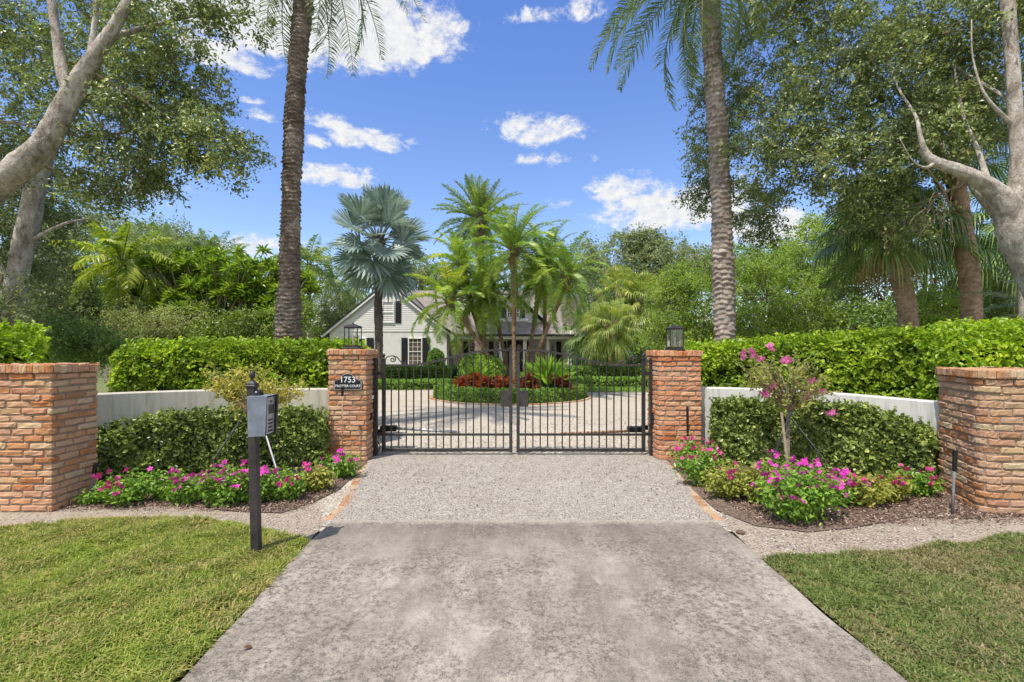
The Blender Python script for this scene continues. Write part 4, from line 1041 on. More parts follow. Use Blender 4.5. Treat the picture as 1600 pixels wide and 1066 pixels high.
# ============================================================ HEDGES
def hedge(label,path,th,top,lmat,n,L,W,core=True,up=.5,seed=0,rough=.05,name='hedge',cat='hedge',shoots=.08,hexa=True,bottom=.02,ends=True,round_=.12,hole=None,bmat=None):
    """path: front-face polyline (x,y); th: thickness behind it; top: height or list along the path"""
    r=np.random.default_rng(seed+50)
    p=np.array(path,float); tp=np.broadcast_to(np.asarray(top,float),(len(p),))
    q=limb_path([(x,y,z,0) for (x,y),z in zip(p,tp)],8)[:,:3]
    s=np.r_[0,np.cumsum(np.linalg.norm(np.diff(q[:,:2],axis=0),axis=1))]; Lt=s[-1]
    tg=nrm(np.gradient(q[:,:2],axis=0)); nb=np.c_[-tg[:,1],tg[:,0]]       # back normal
    if nb[len(nb)//2][1]<0: nb=-nb
    base=(q[0,0],q[0,1],0)
    t=thing(name,base,label,cat)
    hm=float(np.mean(tp))
    # surface parameter: front (0..h) then top (h..h+th) then back (h+th .. 2h+th)
    ppl=[2.2*hm*1.0,1.5*th,.5*hm,.9*th*hm/Lt*2]
    pr=np.array([hm*1.15,th*1.25,hm*.45]); pr/=pr.sum()
    k=r.choice(3,size=n,p=pr); a=r.uniform(-.0,1,n)*Lt; v=r.uniform(0,1,n)
    def at(a): return np.stack([np.interp(a,s,q[:,i]) for i in range(3)],-1),nrm(np.stack([np.interp(a,s,nb[:,i]) for i in range(2)],-1))
    c,bn=at(a); h=c[:,2]
    y=np.where(k==0,0,np.where(k==1,v*th,th)); z=np.where(k==1,h,bottom+v*(h-bottom))
    out=np.zeros((n,3)); out[k==0,:2]=-bn[k==0]; out[k==2,:2]=bn[k==2]; out[k==1,2]=1
    # round the top edges
    m=(k==0)&(z>h-round_); f=np.clip((z-(h-round_))/round_,0,1); y=np.where(m,y+f**2*round_*.5,y); 
    m1=(k==1); z=np.where(m1,z-round_*.5*np.exp(-np.minimum(y,th-y)/(round_*.4)),z)
    pos=np.c_[c[:,:2]+bn*y[:,None],z]
    if ends:
        e=(r.uniform(size=n)<(.9*th*hm*2)/((hm*1.6+th)*Lt+.01)*.6)
        es=r.uniform(size=n)<.5; tt=nrm(np.stack([np.interp(a,s,tg[:,i]) for i in range(2)],-1))
        a2=np.where(es,0.0,Lt); c2,bn2=at(a2); tt=nrm(np.stack([np.interp(a2,s,tg[:,i]) for i in range(2)],-1))
        pe=np.c_[c2[:,:2]+bn2*(r.uniform(0,1,n)*th)[:,None]+tt*np.where(es,-.02,.02)[:,None],bottom+r.uniform(0,1,n)*(c2[:,2]-bottom-.03)]
        pos[e]=pe[e]; out[e]=np.c_[tt*np.where(es,-1,1)[:,None],np.zeros(n)][e]
    nz=snoise(pos,1.4,seed+1,3)+.6*snoise(pos,4.5,seed+7,2)
    dens=snoise(pos,2.6,seed+2,2)
    depth=np.abs(r.normal(size=n))*.045
    pos=pos+out*(nz*rough-depth)[:,None]+r.normal(size=(n,3))*.012
    keep=(dens>-.5)|(r.uniform(size=n)<.4)
    if hole is not None: keep&=~hole(pos,r)
    pos,out=pos[keep],out[keep]
    lv=MB(); scatter_leaves(lv,pos,out,L,W,up,.8,hexa,.35,.5)
    # shoots standing proud of the clipped surface
    ns=int(shoots*n/6)
    if ns:
        a=r.uniform(0,1,ns)*Lt; c,bn=at(a); yy=r.uniform(-.03,th,ns); b=np.c_[c[:,:2]+bn*yy[:,None],c[:,2]+rough*.3]
        d=nrm(np.array([0,0,1.])+r.normal(size=(ns,3))*.45); Ls=r.uniform(.03,.11,ns)*(L/.05)
        C=np.repeat(b,6,0)+np.repeat(d,6,0)*(np.tile(np.linspace(.1,1,6),ns)*np.repeat(Ls,6))[:,None]
        scatter_leaves(lv,C,np.repeat(d,6,0),L*.9,W*.9,.35,.8,hexa,.1)
    emit('foliage',lv,lmat,t)
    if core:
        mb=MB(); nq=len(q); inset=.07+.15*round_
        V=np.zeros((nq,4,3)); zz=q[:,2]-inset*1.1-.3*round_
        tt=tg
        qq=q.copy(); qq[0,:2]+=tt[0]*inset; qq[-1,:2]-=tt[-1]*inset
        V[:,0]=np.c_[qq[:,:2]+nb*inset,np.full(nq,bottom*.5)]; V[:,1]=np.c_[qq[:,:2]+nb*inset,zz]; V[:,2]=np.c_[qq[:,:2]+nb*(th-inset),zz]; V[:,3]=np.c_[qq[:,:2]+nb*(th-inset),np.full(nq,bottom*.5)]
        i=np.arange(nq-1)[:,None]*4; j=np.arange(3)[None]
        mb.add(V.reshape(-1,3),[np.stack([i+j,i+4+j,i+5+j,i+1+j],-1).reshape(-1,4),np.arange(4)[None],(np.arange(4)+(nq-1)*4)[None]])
        emit('dark_core',mb,M_core,t)  # solid dark filler, shade between the leaves put into its colour
    return t
# low clipped hedges in front of the walls
hedge('low clipped dark hedge in front of the cream wall behind the intercom post',[(-4.93,5.62),(-4.55,5.98),(-3.8,6.38),(-3.0,6.62),(-2.62,6.72)],.40,[.54,.70,.74,.73,.66],ML['hedge_dark'],21000,.056,.040,seed=1,rough=.05,hole=lambda p,r:(r.uniform(size=len(p))<.10))
hedge('low clipped dark hedge in front of the white wall on the right',[(2.82,6.74),(3.4,6.55),(4.0,6.22),(4.55,5.78),(4.80,5.52)],.42,[.82,.86,.85,.78,.60],ML['hedge_dark'],22000,.056,.040,seed=2,rough=.05)
# tall bright hedges behind the walls
hedge('tall bright ficus hedge behind the cream wall left of the gate',[(-5.95,7.2),(-5.3,7.4),(-4.4,7.7),(-3.5,7.95),(-2.55,8.05)],.85,[1.60,1.64,1.66,1.66,1.66],ML['hedge_bright'],26000,.074,.042,seed=3,rough=.08,bottom=.35,shoots=.12)
hedge('tall bright ficus hedge behind the white wall right of the gate',[(2.75,8.0),(3.6,7.85),(4.6,7.35),(5.4,6.6),(6.1,6.15),(8.2,6.0)],.9,[1.60,1.66,1.74,1.80,1.86,1.88],ML['hedge_bright'],40000,.074,.042,seed=4,rough=.08,bottom=.35,shoots=.12)
hedge('round topped yellow green hedge rising behind the left outer pillar',[(-7.6,4.55),(-6.7,5.25),(-5.85,5.98)],.8,[1.90,1.93,1.80],ML['hedge_yellow'],17000,.062,.038,seed=5,rough=.07,bottom=.3,shoots=.14,round_=.3)
hedge('yellow green hedge end rising behind the wide right pillar',[(5.35,5.78),(6.2,5.70),(7.6,5.6)],.7,[1.74,1.86,1.88],ML['hedge_yellow'],15000,.062,.038,seed=6,rough=.08,bottom=.6,shoots=.14,round_=.2)
# hedges inside the court
hedge('clipped rounded hedge before the house left of the island',[(-9.0,22.6),(-6.2,22.6),(-3.05,22.6)],1.3,.86,ML['court'],14000,.09,.06,seed=7,rough=.06,shoots=0,hexa=False,round_=.3)
hedge('low light green groundcover border at the left of the court',[(-9.0,19.9),(-6,19.9),(-3.4,19.9),(-2.3,20.6)],1.2,.36,ML['courtlight'],15000,.075,.05,seed=8,rough=.04,shoots=0,hexa=False,round_=.12)
hedge('clipped hedge before the house right of the island',[(2.9,22.6),(5,22.6),(9.5,22.4)],1.3,.84,ML['court'],13000,.09,.06,seed=9,rough=.07,shoots=0,hexa=False,round_=.3)
hedge('low groundcover border at the right of the court lawn',[(2.3,21.2),(5,21.0),(9.5,20.8)],.8,.42,ML['courtlight'],12000,.075,.05,seed=10,rough=.05,shoots=0,hexa=False,round_=.15)
# island ring
def island_ring():
    cx,cy,R=-.06,17.0,2.62; t=thing('island_border',(cx,cy,0),'ring of low leafy groundcover round the palm island','groundcover')
    n=26000; a=rng.uniform(0,2*np.pi,n); w=.95
    u=rng.uniform(0,1,n); rr=np.where(u<.45,R,R-rng.uniform(0,w,n)); z=np.where(u<.45,rng.uniform(.02,.42,n),.42)
    out=np.where((u<.45)[:,None],np.c_[np.cos(a),np.sin(a),np.zeros(n)],np.array([0,0,1.]))
    edge=(u>=.45)&(rr>R-.15); z=np.where(edge,z-.10*((rr-(R-.15))/.15)**2,z)
    rr=np.where((u<.45)&(z>.3),rr-(z-.3)**2*5,rr)
    p=np.c_[cx+np.cos(a)*rr,cy+np.sin(a)*rr,z]; p+=out*(snoise(p,.9,4)*.05)[:,None]+rng.normal(size=(n,3))*.012
    m=MB(); scatter_leaves(m,p,out,.075,.055,.5,.7); emit('foliage',m,ML['court'],t)
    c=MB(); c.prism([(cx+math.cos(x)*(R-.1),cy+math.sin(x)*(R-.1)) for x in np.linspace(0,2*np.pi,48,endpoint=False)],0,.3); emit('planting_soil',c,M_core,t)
island_ring()
edging('ring of bricks round the planted island in the court',[(-.06+math.cos(a)*2.76,17+math.sin(a)*2.76) for a in np.linspace(0,2*np.pi,25)],.12,.2,5,.02)

# ============================================================ FLOWERS
def petal_mesh():
    m=MB()
    for i in range(5):
        a=i*2*np.pi/5; d=np.array([math.cos(a),math.sin(a),0]); s=np.array([-math.sin(a),math.cos(a),0])
        m.add([np.zeros(3),d*.45+s*.34+[0,0,.10],d*1.0+s*.28+[0,0,.12],d*1.05-s*.22+[0,0,.08],d*.5-s*.33+[0,0,.13]],np.array([[0,1,2,3,4]]))
    return m.arrays()
PV,PF=petal_mesh()
PETAL={}
def blossom(parent,pos,size,mat,r,multi=1):
    key=(mat.name,multi)
    if key not in PETAL:
        m=MB()
        for j in range(multi):
            o=np.zeros(3) if j==0 else r.normal(size=3)*np.array([.75,.75,.5]); ax=nrm(r.normal(size=3)*.4+np.array([0,-.55,.8])); u=nrm(np.cross(ax,[.3,1,.2])); v=np.cross(ax,u)
            m.add(PV@np.stack([u,v,ax])+o,PF)
        PETAL[key]=to_mesh('blossom',*m.arrays()); PETAL[key].materials.append(mat)
    o=bpy.data.objects.new('blossom',PETAL[key]); COL.objects.link(o); o.parent=parent
    o.location=tuple(np.array(pos)-wloc(parent)); o.scale=(size,)*3; o.rotation_euler=(r.normal()*.25,r.normal()*.25,r.uniform(0,6.28)); return o
def flower_plant(label,px,py,hw,hgt,nl,nfl,lmat,fmat,seed,fs=.026,deep=.7):
    b=G(px,py); D=b[1]; rx=hw*1.22*D/F; rz=hgt*1.12*D/F; nl=int(nl*1.3)
    r=np.random.default_rng(seed)
    b=b+np.array([0,rx*deep*.6,0])
    t=thing('periwinkle_plant',b,label,'flower plant')
    st=MB(); lv=MB(); tips=[]
    ns=32; nl=int(nl*1.7)
    for i in range(ns):
        a=r.uniform(0,6.28); q=r.uniform(.1,1)**.6; tip=b+np.array([math.cos(a)*rx*q,math.sin(a)*rx*deep*q,rz*r.uniform(.55,1.0)*(1-.35*q*q)])
        root=b+np.array([math.cos(a),math.sin(a),0])*rx*.12; mid=(root+tip)/2+np.array([math.cos(a)*rx*.12,0,rz*.05])
        st.tube([root,mid,tip],[.004,.003,.002],4,cap=False); tips.append(tip)
        k=max(6,nl//ns); s=r.uniform(.15,1.02,k)[:,None]; pp=np.where(s<.5,root+(mid-root)*s*2,mid+(tip-mid)*(s*2-1))+r.normal(size=(k,3))*np.array([rx*.14,rx*.12,rz*.08])
        pp[:,2]=np.maximum(pp[:,2],.02)
        scatter_leaves(lv,pp,nrm(pp-b-np.array([0,0,rz*.3])),.05,.024,.55,.7,True,.0)
    emit('stems',st,MB_twig,t); emit('foliage',lv,lmat,t)
    tips.sort(key=lambda q:q[1]-q[2])
    nfl=int(nfl*1.45)
    for i in range(nfl):
        q=tips[i%len(tips)] if i<len(tips) else tips[r.integers(len(tips))]
        p=np.array(q)+np.array([r.normal()*.03,r.normal()*.03-.01,.015+abs(r.normal())*.02])
        blossom(t,p,fs*r.uniform(.8,1.2),fmat,r,3 if r.uniform()<.55 else 1)
    return t
FP=[('few-flowered periwinkle plant touching the left outer pillar',178,795,38,52,520,7,'peri','magenta_d'),
('upright periwinkle with magenta blooms, second plant from the left pillar',250,786,30,50,420,4,'peri','magenta'),
('sprawling small periwinkle between the second and third left plants',282,792,24,42,360,5,'peri','magenta'),
('large magenta periwinkle just left of the black intercom post',340,796,36,64,620,14,'peri','magenta'),
('bushy periwinkle showing right behind the intercom post',388,792,26,56,420,7,'peri','magenta'),
('leafy periwinkle just right of the black intercom post',436,786,34,52,520,8,'peri','magenta_d'),
('sparse yellowish periwinkle between the intercom post and the plaque pillar',487,772,26,40,380,3,'peri_y','magenta_d'),
('periwinkle in front of the plaque pillar at the brick edging',522,750,32,38,480,8,'peri','magenta'),
('small periwinkle seedling at the foot of the left outer pillar light',135,792,16,22,150,0,'peri','magenta'),
('pink dotted periwinkle touching the right gate pillar',1092,738,30,46,520,14,'peri','magenta_d'),
('periwinkle with red pink blooms beside the right brick edging',1108,764,34,56,560,12,'peri','magenta_d'),
('dry yellowing periwinkle between edging and bougainvillea trunk',1150,785,38,56,620,4,'peri_y','magenta_d'),
('browned periwinkle in front of the bougainvillea support straps',1198,792,30,60,560,6,'peri_y','magenta'),
('magenta periwinkle at the foot of the bougainvillea trunk',1222,772,34,54,540,14,'peri','magenta'),
('biggest periwinkle mound with dense magenta blooms in the right bed',1265,822,58,92,1300,34,'peri','magenta'),
('magenta periwinkle on the right flank of the biggest mound',1312,795,34,56,560,14,'peri','magenta'),
('yellow green periwinkle with few blooms right of the biggest mound',1360,797,34,50,560,4,'peri_y','magenta_d'),
('mid green periwinkle between the yellow one and the last right plant',1398,790,32,46,520,5,'peri_y','magenta_d'),
('last periwinkle with crimson blooms beside the wide right pillar',1440,780,30,44,520,7,'peri','magenta_d')]
for i,(lab,a,b_,c_,d_,e_,f_,l_,m_) in enumerate(FP): flower_plant(lab,a,b_,c_,d_,e_,f_,ML[l_],ML[m_],100+i)

# two small staked standards
def small_tree(label,base,th,blobs,lmat,nl,fl,seed,lean=0,fmat=None,tmat=None):
    r=np.random.default_rng(seed); t=thing('bougainvillea',base,label,'small tree')
    b=np.array(base,float); w=MB(); top=b+np.array([lean,0,th])
    p=limb(w,[(*b,.028),(*(b+np.array([lean*.3+.01,0,th*.5])),.024),(*top,.02)],10,6,seed,.06); emit('trunk',w,tmat or MB_grey,t,True)
    tw=MB(); lv=MB(); pts=[]
    for (c,rad,n) in blobs:
        for _ in range(n):
            u=rvec(1)[0]; q=np.array(c)+u*np.array(rad)*r.uniform(.4,1)**.3
            m1=top+(q-top)*.5+np.array([0,0,.06])+r.normal(size=3)*.03
            pa=limb_path([(*top,.009),(*m1,.006),(*q,.002)],5); tw.tube(pa[:,:3],pa[:,3],5,cap=False)
            pts.append(pa[4:,:3])
            for _ in range(2):
                k=r.integers(4,len(pa)-1); e=pa[k,:3]+r.normal(size=3)*.09; tw.tube([pa[k,:3],(pa[k,:3]+e)/2+r.normal(size=3)*.01,e],[.003,.0025,.0015],4,cap=False); pts.append(np.linspace(pa[k,:3],e,4))
    A=np.vstack(pts); C=A[r.integers(len(A),size=nl)]+r.normal(size=(nl,3))*.022
    scatter_leaves(lv,C,rvec(nl),.042,.024,.4,.9,True,.1)
    emit('branches',tw,MB_twig,t,True); emit('foliage',lv,lmat,t)
    for q in fl: 
        for _ in range(3): blossom(t,np.array(q)+r.normal(size=3)*.022,.032*r.uniform(.8,1.2),fmat,r,3)
    return t
TD=5.95
tb=np.array([P(1229,760,TD)[0],TD,0.]);
fl=[P(x,y,TD-.1) for x,y in((1161,548),(1174,550),(1207,541),(1188,559),(1231,560),(1210,600),(1199,615),(1270,597),(1278,612),(1262,617),(1299,645),(1225,563))]
small_tree('sparse bougainvillea standard with mauve blooms before the white wall',tb,.86,[(P(1225,592,TD),(.58,.34,.30),40),(P(1180,570,TD),(.25,.2,.2),10),(P(1275,600,TD),(.3,.25,.16),14),(P(1235,635,TD),(.3,.25,.10),8)],ML['boug'],1900,fl,3,.02,ML['pinkmauve'],MB_grey)
tb2=np.array([P(391,750,6.0)[0],6.0,0.])
small_tree('sparse yellow leaved small tree behind the intercom post',tb2,.80,[(P(395,600,6.0),(.5,.35,.26),36),(P(345,590,6.0),(.25,.2,.2),12),(P(450,610,6.0),(.3,.2,.14),14)],ML['boug_y'],2600,[],4,.0,None,MB_grey)
def stake(label,a,b,w,mat,name='support_stake'):
    m=MB(); m.tube([np.array(a),np.array(b)],w,8); tag(emit(name,m,mat,None,loc=a),label,'stake')
def onray(px,py,D): return P(px,py,D)
stake('grey prop leaning left from the yellow leaved tree',G(322,736)*[1,1,0]+[0,0,.0],P(377,655,5.95),.011,M_greystake)
stake('grey prop leaning right from the yellow leaved tree, just right of the post',P(437,741,5.7)*[1,1,0]+[0,0,.08],P(413,672,5.95),.012,M_silver)
stake('bare wooden stake tied beside the bougainvillea trunk',(P(1232,752,5.9)[0],5.88,0),P(1221,645,5.9),.016,M_wood)
stake('dark strap running left from the bougainvillea to the ground',G(1200,738)+[0,0,.02],P(1237,643,5.9),.014,M_greystake)
stake('thin black strap running right from the bougainvillea to the mulch',G(1325,775)+[0,-.05,.04],P(1238,655,5.9),.007,M_darkplastic)

# ============================================================ PALMS
Lp=9.0
def W4(px,py,D,r): return (*P(px,py,D),r)
pinnate_palm('tall date palm with dark rough trunk left of the gate','palm tree',[(P(452,548,Lp)[0],Lp,0,.25),W4(451,500,Lp,.225),W4(452,440,Lp,.18),W4(455,300,Lp,.165),W4(463,130,Lp,.16),W4(474,0,Lp,.165),W4(482,-170,Lp,.21)],44,2.75,.42,62,.024,ML['date'],MB_palm,elr=(70,-60),droop=1.15,hang=.6,pitch=.075,amp=.10,step=.014,tn=40,seed=1,r0=.02)
pinnate_palm('tall date palm with pale ringed trunk right of the gate','palm tree',[(P(1133,548,9.6)[0],9.6,0,.21),W4(1132,500,9.6,.20),W4(1130,430,9.6,.20),W4(1124,250,9.6,.185),W4(1113,80,9.6,.175),W4(1104,-80,9.6,.20)],48,2.7,.42,62,.024,ML['date'],MB_palmp,elr=(70,-62),droop=1.2,hang=.6,pitch=.10,amp=.08,step=.016,tn=36,seed=2.3,r0=.02)
fan_palm('silver blue fan palm standing before the white gable','palm tree',[(P(592,548,21)[0],21,0,.20),W4(592,520,21,.17),W4(591,440,21,.17),W4(592,370,21,.2)],38,1.2,1.25,30,ML['silver'],MB_dark,elr=(88,-62),sag=.10,droop=.3,spread=140,segw=1.0,stm=M_stalkb,seed=.7,pitch=.16,amp=.05,r0=.035)
DI=17.0
def pyg(label,pts,nf,ln,seed,elr=(86,-45),D=DI,droop=1.45,mat='pygmy'):
    q=[]
    for i,(x,y,dd) in enumerate(pts):
        w=.12 if i==0 else (.07 if i<len(pts)-2 else (.10 if i<len(pts)-1 else .13))
        p=P(x,y,D+dd) if i else np.array([P(x,y,D+dd)[0],D+dd,.15]); q.append((*p,w))
    nf=int(nf*1.12)
    pinnate_palm(label,'palm tree',q,nf,ln*1.06,.35,62,.027,ML[mat],MB_pyg,group=None,elr=elr,droop=droop,hang=.45,pitch=.09,amp=.13,step=.03,tn=14,seed=seed,r0=.016,vee=.38)
pyg('island palm with curved trunk and leftmost low orange tinged crown',[(783,612,-.3),(765,560,-.3),(738,520,-.3),(722,495,-.3),(704,466,-.3)],26,1.75,1)
pyg('island palm with tall crown above the leftmost one',[(770,612,.4),(752,530,.5),(735,470,.5),(722,412,.5)],26,1.7,2)
pyg('short upright island palm between the left crowns and the tallest',[(764,610,.2),(758,560,.2),(755,500,.2),(755,462,.2)],22,1.5,3)
pyg('tallest island palm with straight trunk at the centre',[(803,614,-.8),(803,540,-.8),(803,450,-.8),(803,388,-.8)],34,2.0,4,(85,-35))
pyg('island palm leaning left behind the tallest trunk',[(796,612,.5),(786,545,.6),(772,480,.6),(766,440,.6)],22,1.6,5)
pyg('slim island palm just right of the tallest trunk',[(815,612,.1),(831,527,.2),(842,455,.2),(846,425,.2)],24,1.6,6)
pyg('straight thick island palm behind the two right leaning trunks',[(850,610,1.2),(851,530,1.2),(852,450,1.2),(856,402,1.2)],26,1.7,7)
pyg('island palm leaning far right with low drooping crown',[(818,615,-.5),(846,535,-.6),(870,480,-.6),(882,447,-.6),(886,428,-.6)],28,1.9,8,(75,-55))
pinnate_palm('green feather palm rising behind the island palms','palm tree',[(P(750,548,25)[0],25,0,.28),W4(750,480,25,.25),W4(750,400,25,.25),W4(750,335,25,.3)],58,2.35,.42,64,.034,ML['coco'],MB_palm,elr=(86,-50),droop=.75,hang=.25,seed=3,step=.05,r0=.03,tn=14)
def coco(label,pts,D,ln,seed,nf=22,mat='coco',droop=1.5,lf=.6,r=.12):
    q=[(P(pts[0][0],548,D)[0],D,0,r*1.4)]+[W4(x,y,D,r) for x,y in pts[1:]]
    pinnate_palm(label,'palm tree',q,nf,ln,lf,44,.05,ML[mat],MB_grey,elr=(82,-45),droop=droop,hang=.8,pitch=.14,amp=.03,step=.06,tn=12,seed=seed,r0=.025,vee=.05,boots=False)
coco('coconut palm with a yellow lower frond behind the left hedge',[(176,548),(182,500),(188,450),(190,405)],14,1.6,1,mat='coco_y',r=.09,lf=.42)
coco('drooping coconut palm behind the frangipani, left',[(262,548),(258,470),(252,395)],26,2.6,2)
coco('coconut palm just right of the left date palm trunk',[(484,548),(483,500),(483,412)],27,2.4,3)
coco('small coconut palm between the left date palm and the house',[(538,548),(534,490),(520,440)],31,2.5,4)
coco('far coconut palm showing over the left roof slope',[(552,548),(553,480),(556,450)],38,2.6,5)
coco('coconut palm far left behind the oak foliage',[(330,548),(330,470),(335,400)],34,2.6,6)
fan_palm('sabal palm with drooping yellow green leaves right of the house','palm tree',[(P(955,548,23)[0],23,0,.17),W4(955,540,23,.16),W4(954,505,23,.18)],46,.85,.72,28,ML['sabal_y'],MB_sabal,elr=(75,-72),sag=.7,seed=1,segw=.7)
fan_palm('taller sabal palm behind the yellow green one','palm tree',[(P(972,548,28)[0],28,0,.17),W4(972,500,28,.16),W4(970,452,28,.18)],40,.9,.85,28,ML['sabal_y'],MB_sabal,elr=(80,-70),sag=.6,seed=2,segw=.7)
fan_palm('sabal palm with pale trunk and brownish skirt left of the right lantern','palm tree',[(P(1006,548,26)[0],26,0,.17),W4(1006,530,26,.15),W4(1002,465,26,.18)],40,.9,.85,28,ML['sabal_y'],MB_grey,elr=(80,-60),sag=.6,seed=3,dead=8,segw=.8)
fan_palm('dark sabal palm against the right corner of the house','palm tree',[(P(925,548,25)[0],25,0,.17),W4(925,540,25,.16),W4(924,515,25,.18)],22,.8,1.0,26,ML['sabal'],MB_sabal,elr=(75,-60),sag=.4,seed=4,segw=.8)
fan_palm('sabal palm with brown fibrous trunk and hanging dead fronds behind the right hedge','palm tree',[(P(1427,548,10.4)[0],10.4,0,.20),W4(1421,515,10.4,.185),W4(1408,440,10.4,.17),W4(1394,385,10.4,.165),W4(1388,350,10.4,.19)],34,.7,.82,44,ML['sabal'],MB_sabal,elr=(80,-18),segw=.7,sag=.75,seed=5,dead=5,pitch=.09,step=.02)
fan_palm('taller sabal palm with orange brown trunk right of the leaning one','palm tree',[(P(1520,548,9.8)[0],9.8,0,.20),W4(1519,500,9.8,.175),W4(1512,410,9.8,.17),W4(1500,330,9.8,.16),W4(1492,262,9.8,.17),W4(1486,215,9.8,.19)],30,.7,.8,44,ML['sabal'],MB_sabal,elr=(80,8),segw=.7,sag=.6,seed=6,dead=0,pitch=.09,step=.02)
fan_palm('dark sabal palm filling the gap by the right oak trunk','palm tree',[(P(1600,548,12.5)[0],12.5,0,.2),W4(1600,440,12.5,.2),W4(1598,340,12.5,.2)],30,.9,1.0,44,ML['sabal'],MB_sabal,elr=(75,-60),sag=.7,segw=.7,seed=7)
def palmetto(label,px,D,n,rad,seed,mat='palmetto',z=.35,spread=.5):
    b=np.array([P(px,548,D)[0],D,0]); t=thing('saw_palmetto',b,label,'shrub'); lf=MB(); st=MB()
    for i in range(n):
        az=i*2.4+seed; el=R_(rng.uniform(15,82)); bb=b+np.array([math.cos(az),math.sin(az),0])*rng.uniform(0,spread)+[0,0,z*rng.uniform(.1,1)]
        fanleaf(lf,st,bb,az,el,rng.uniform(.45,.8),rad*rng.uniform(.8,1.1),24,.2,85,.55,.02,.008)
    emit('fan_leaves',lf,ML[mat],t); emit('leaf_stalks',st,M_stalkb,t)
palmetto('silvery saw palmetto left of the brown fibrous palm trunk',1340,10.6,26,.62,1,z=.8)
palmetto('silvery saw palmetto closest to the brown fibrous palm trunk',1385,11.0,24,.62,2,z=.8)
palmetto('saw palmetto between the two right palm trunks',1470,10.6,26,.6,3,z=.9)
palmetto('silvery saw palmetto at the far right over the hedge',1565,9.6,26,.7,4,z=.9)
pinnate_palm('low feather palm at the far right edge over the hedge','palm shrub',[(P(1635,548,9.4)[0],9.4,0,.1),W4(1635,500,9.4,.1),W4(1635,480,9.4,.1)],18,1.5,.3,40,.02,ML['palmetto'],MB_dark,elr=(75,-10),droop=1.0,seed=4,boots=False)

# ============================================================ BROADLEAF TREES
def E(px,py,D,rx,ry,rd,w=1):
    """crown lobe centred at pixel px,py at depth D with pixel radii rx,ry and depth radius rd (m)"""
    return (P(px,py,D),(rx*D/F,rd,ry*D/F),w)
# --- left oak: heavy limb sweeping in from the left
D=7.6
limbs=[[(-8.9,6.6,0,.5),(-8.8,6.8,1.4,.42),(-8.4,7.2,2.9,.36),W4(-40,320,D,.33),W4(30,262,D,.27),W4(70,225,D,.235),W4(98,175,D,.225),W4(118,135,D,.20),W4(150,85,D,.165),W4(185,30,D,.13),W4(215,-30,D,.11),W4(250,-130,D,.07)],
[W4(108,150,D,.14),W4(96,105,D,.125),W4(88,50,D,.105),W4(80,0,D,.09),W4(72,-70,D,.07)],
[W4(140,95,D,.08),W4(146,50,D,.06),W4(152,0,D,.055),W4(158,-80,D,.04)],
[W4(165,60,D,.07),W4(240,40,D+.6,.05),W4(330,20,D+1,.03),W4(400,25,D+1.2,.015)],
[W4(60,230,D,.06),W4(150,215,D+1.6,.06),W4(250,200,D+2.2,.04),W4(340,215,D+2.6,.02)]]
bl_=[E(40,60,9.2,120,110,1.4,1.6),E(170,140,8.6,110,90,1.3,1.5),E(250,200,8.5,110,75,1.2,1.4),E(330,235,8.4,75,42,1.0,.8),E(210,265,8.4,75,35,.9,.6),E(150,300,8.6,60,25,.8,.3),E(285,130,8.5,70,60,1.0,.7),E(240,60,8.5,60,55,1.0,.6),E(345,18,8.3,85,22,.8,.45),E(-30,190,9,90,140,1.6,1.2),E(40,230,10.2,90,80,1.0,.9),E(150,10,8.8,110,60,1.2,.7)]
limbs=[[(*q[:3],q[3]*.66) for q in l] for l in limbs]
broad_tree('oak_tree','large oak limb sweeping in from the left edge with pale bark and overhanging crown','tree',(-8.9,6.6,0),limbs,bl_,1020,72,.15,.070,.036,ML['oak'],MB_oak,shell=.5,tw=.008)
D=9.6
limbs=[[(P(14,548,D)[0],D,0,.38),W4(16,520,D,.33),W4(26,440,D,.25),W4(44,350,D,.24),W4(58,280,D,.21),W4(76,230,D,.18),W4(120,150,D,.12),W4(150,60,D,.08)],[W4(20,470,D,.12),W4(-10,400,D,.1),W4(-60,320,D,.06)],[W4(40,380,D,.06),W4(100,350,D,.04),W4(150,340,D,.02)]]
bl_=[E(0,400,9.9,80,60,.7,1.0),E(70,345,10.3,55,35,.7,.5),E(60,450,11,45,50,.7,.5),E(0,480,9.0,60,60,.5,.5),E(-40,300,10,90,90,1,.8),E(85,300,11,50,30,.7,.3)]
limbs=[[(*q[:3],q[3]*.74) for q in l] for l in limbs]
broad_tree('oak_tree','second pale oak trunk rising behind the left limb','tree',(P(14,548,D)[0],D,0),limbs,bl_,560,60,.16,.066,.034,ML['oak_far'],MB_oak,shell=.5,tw=.008)
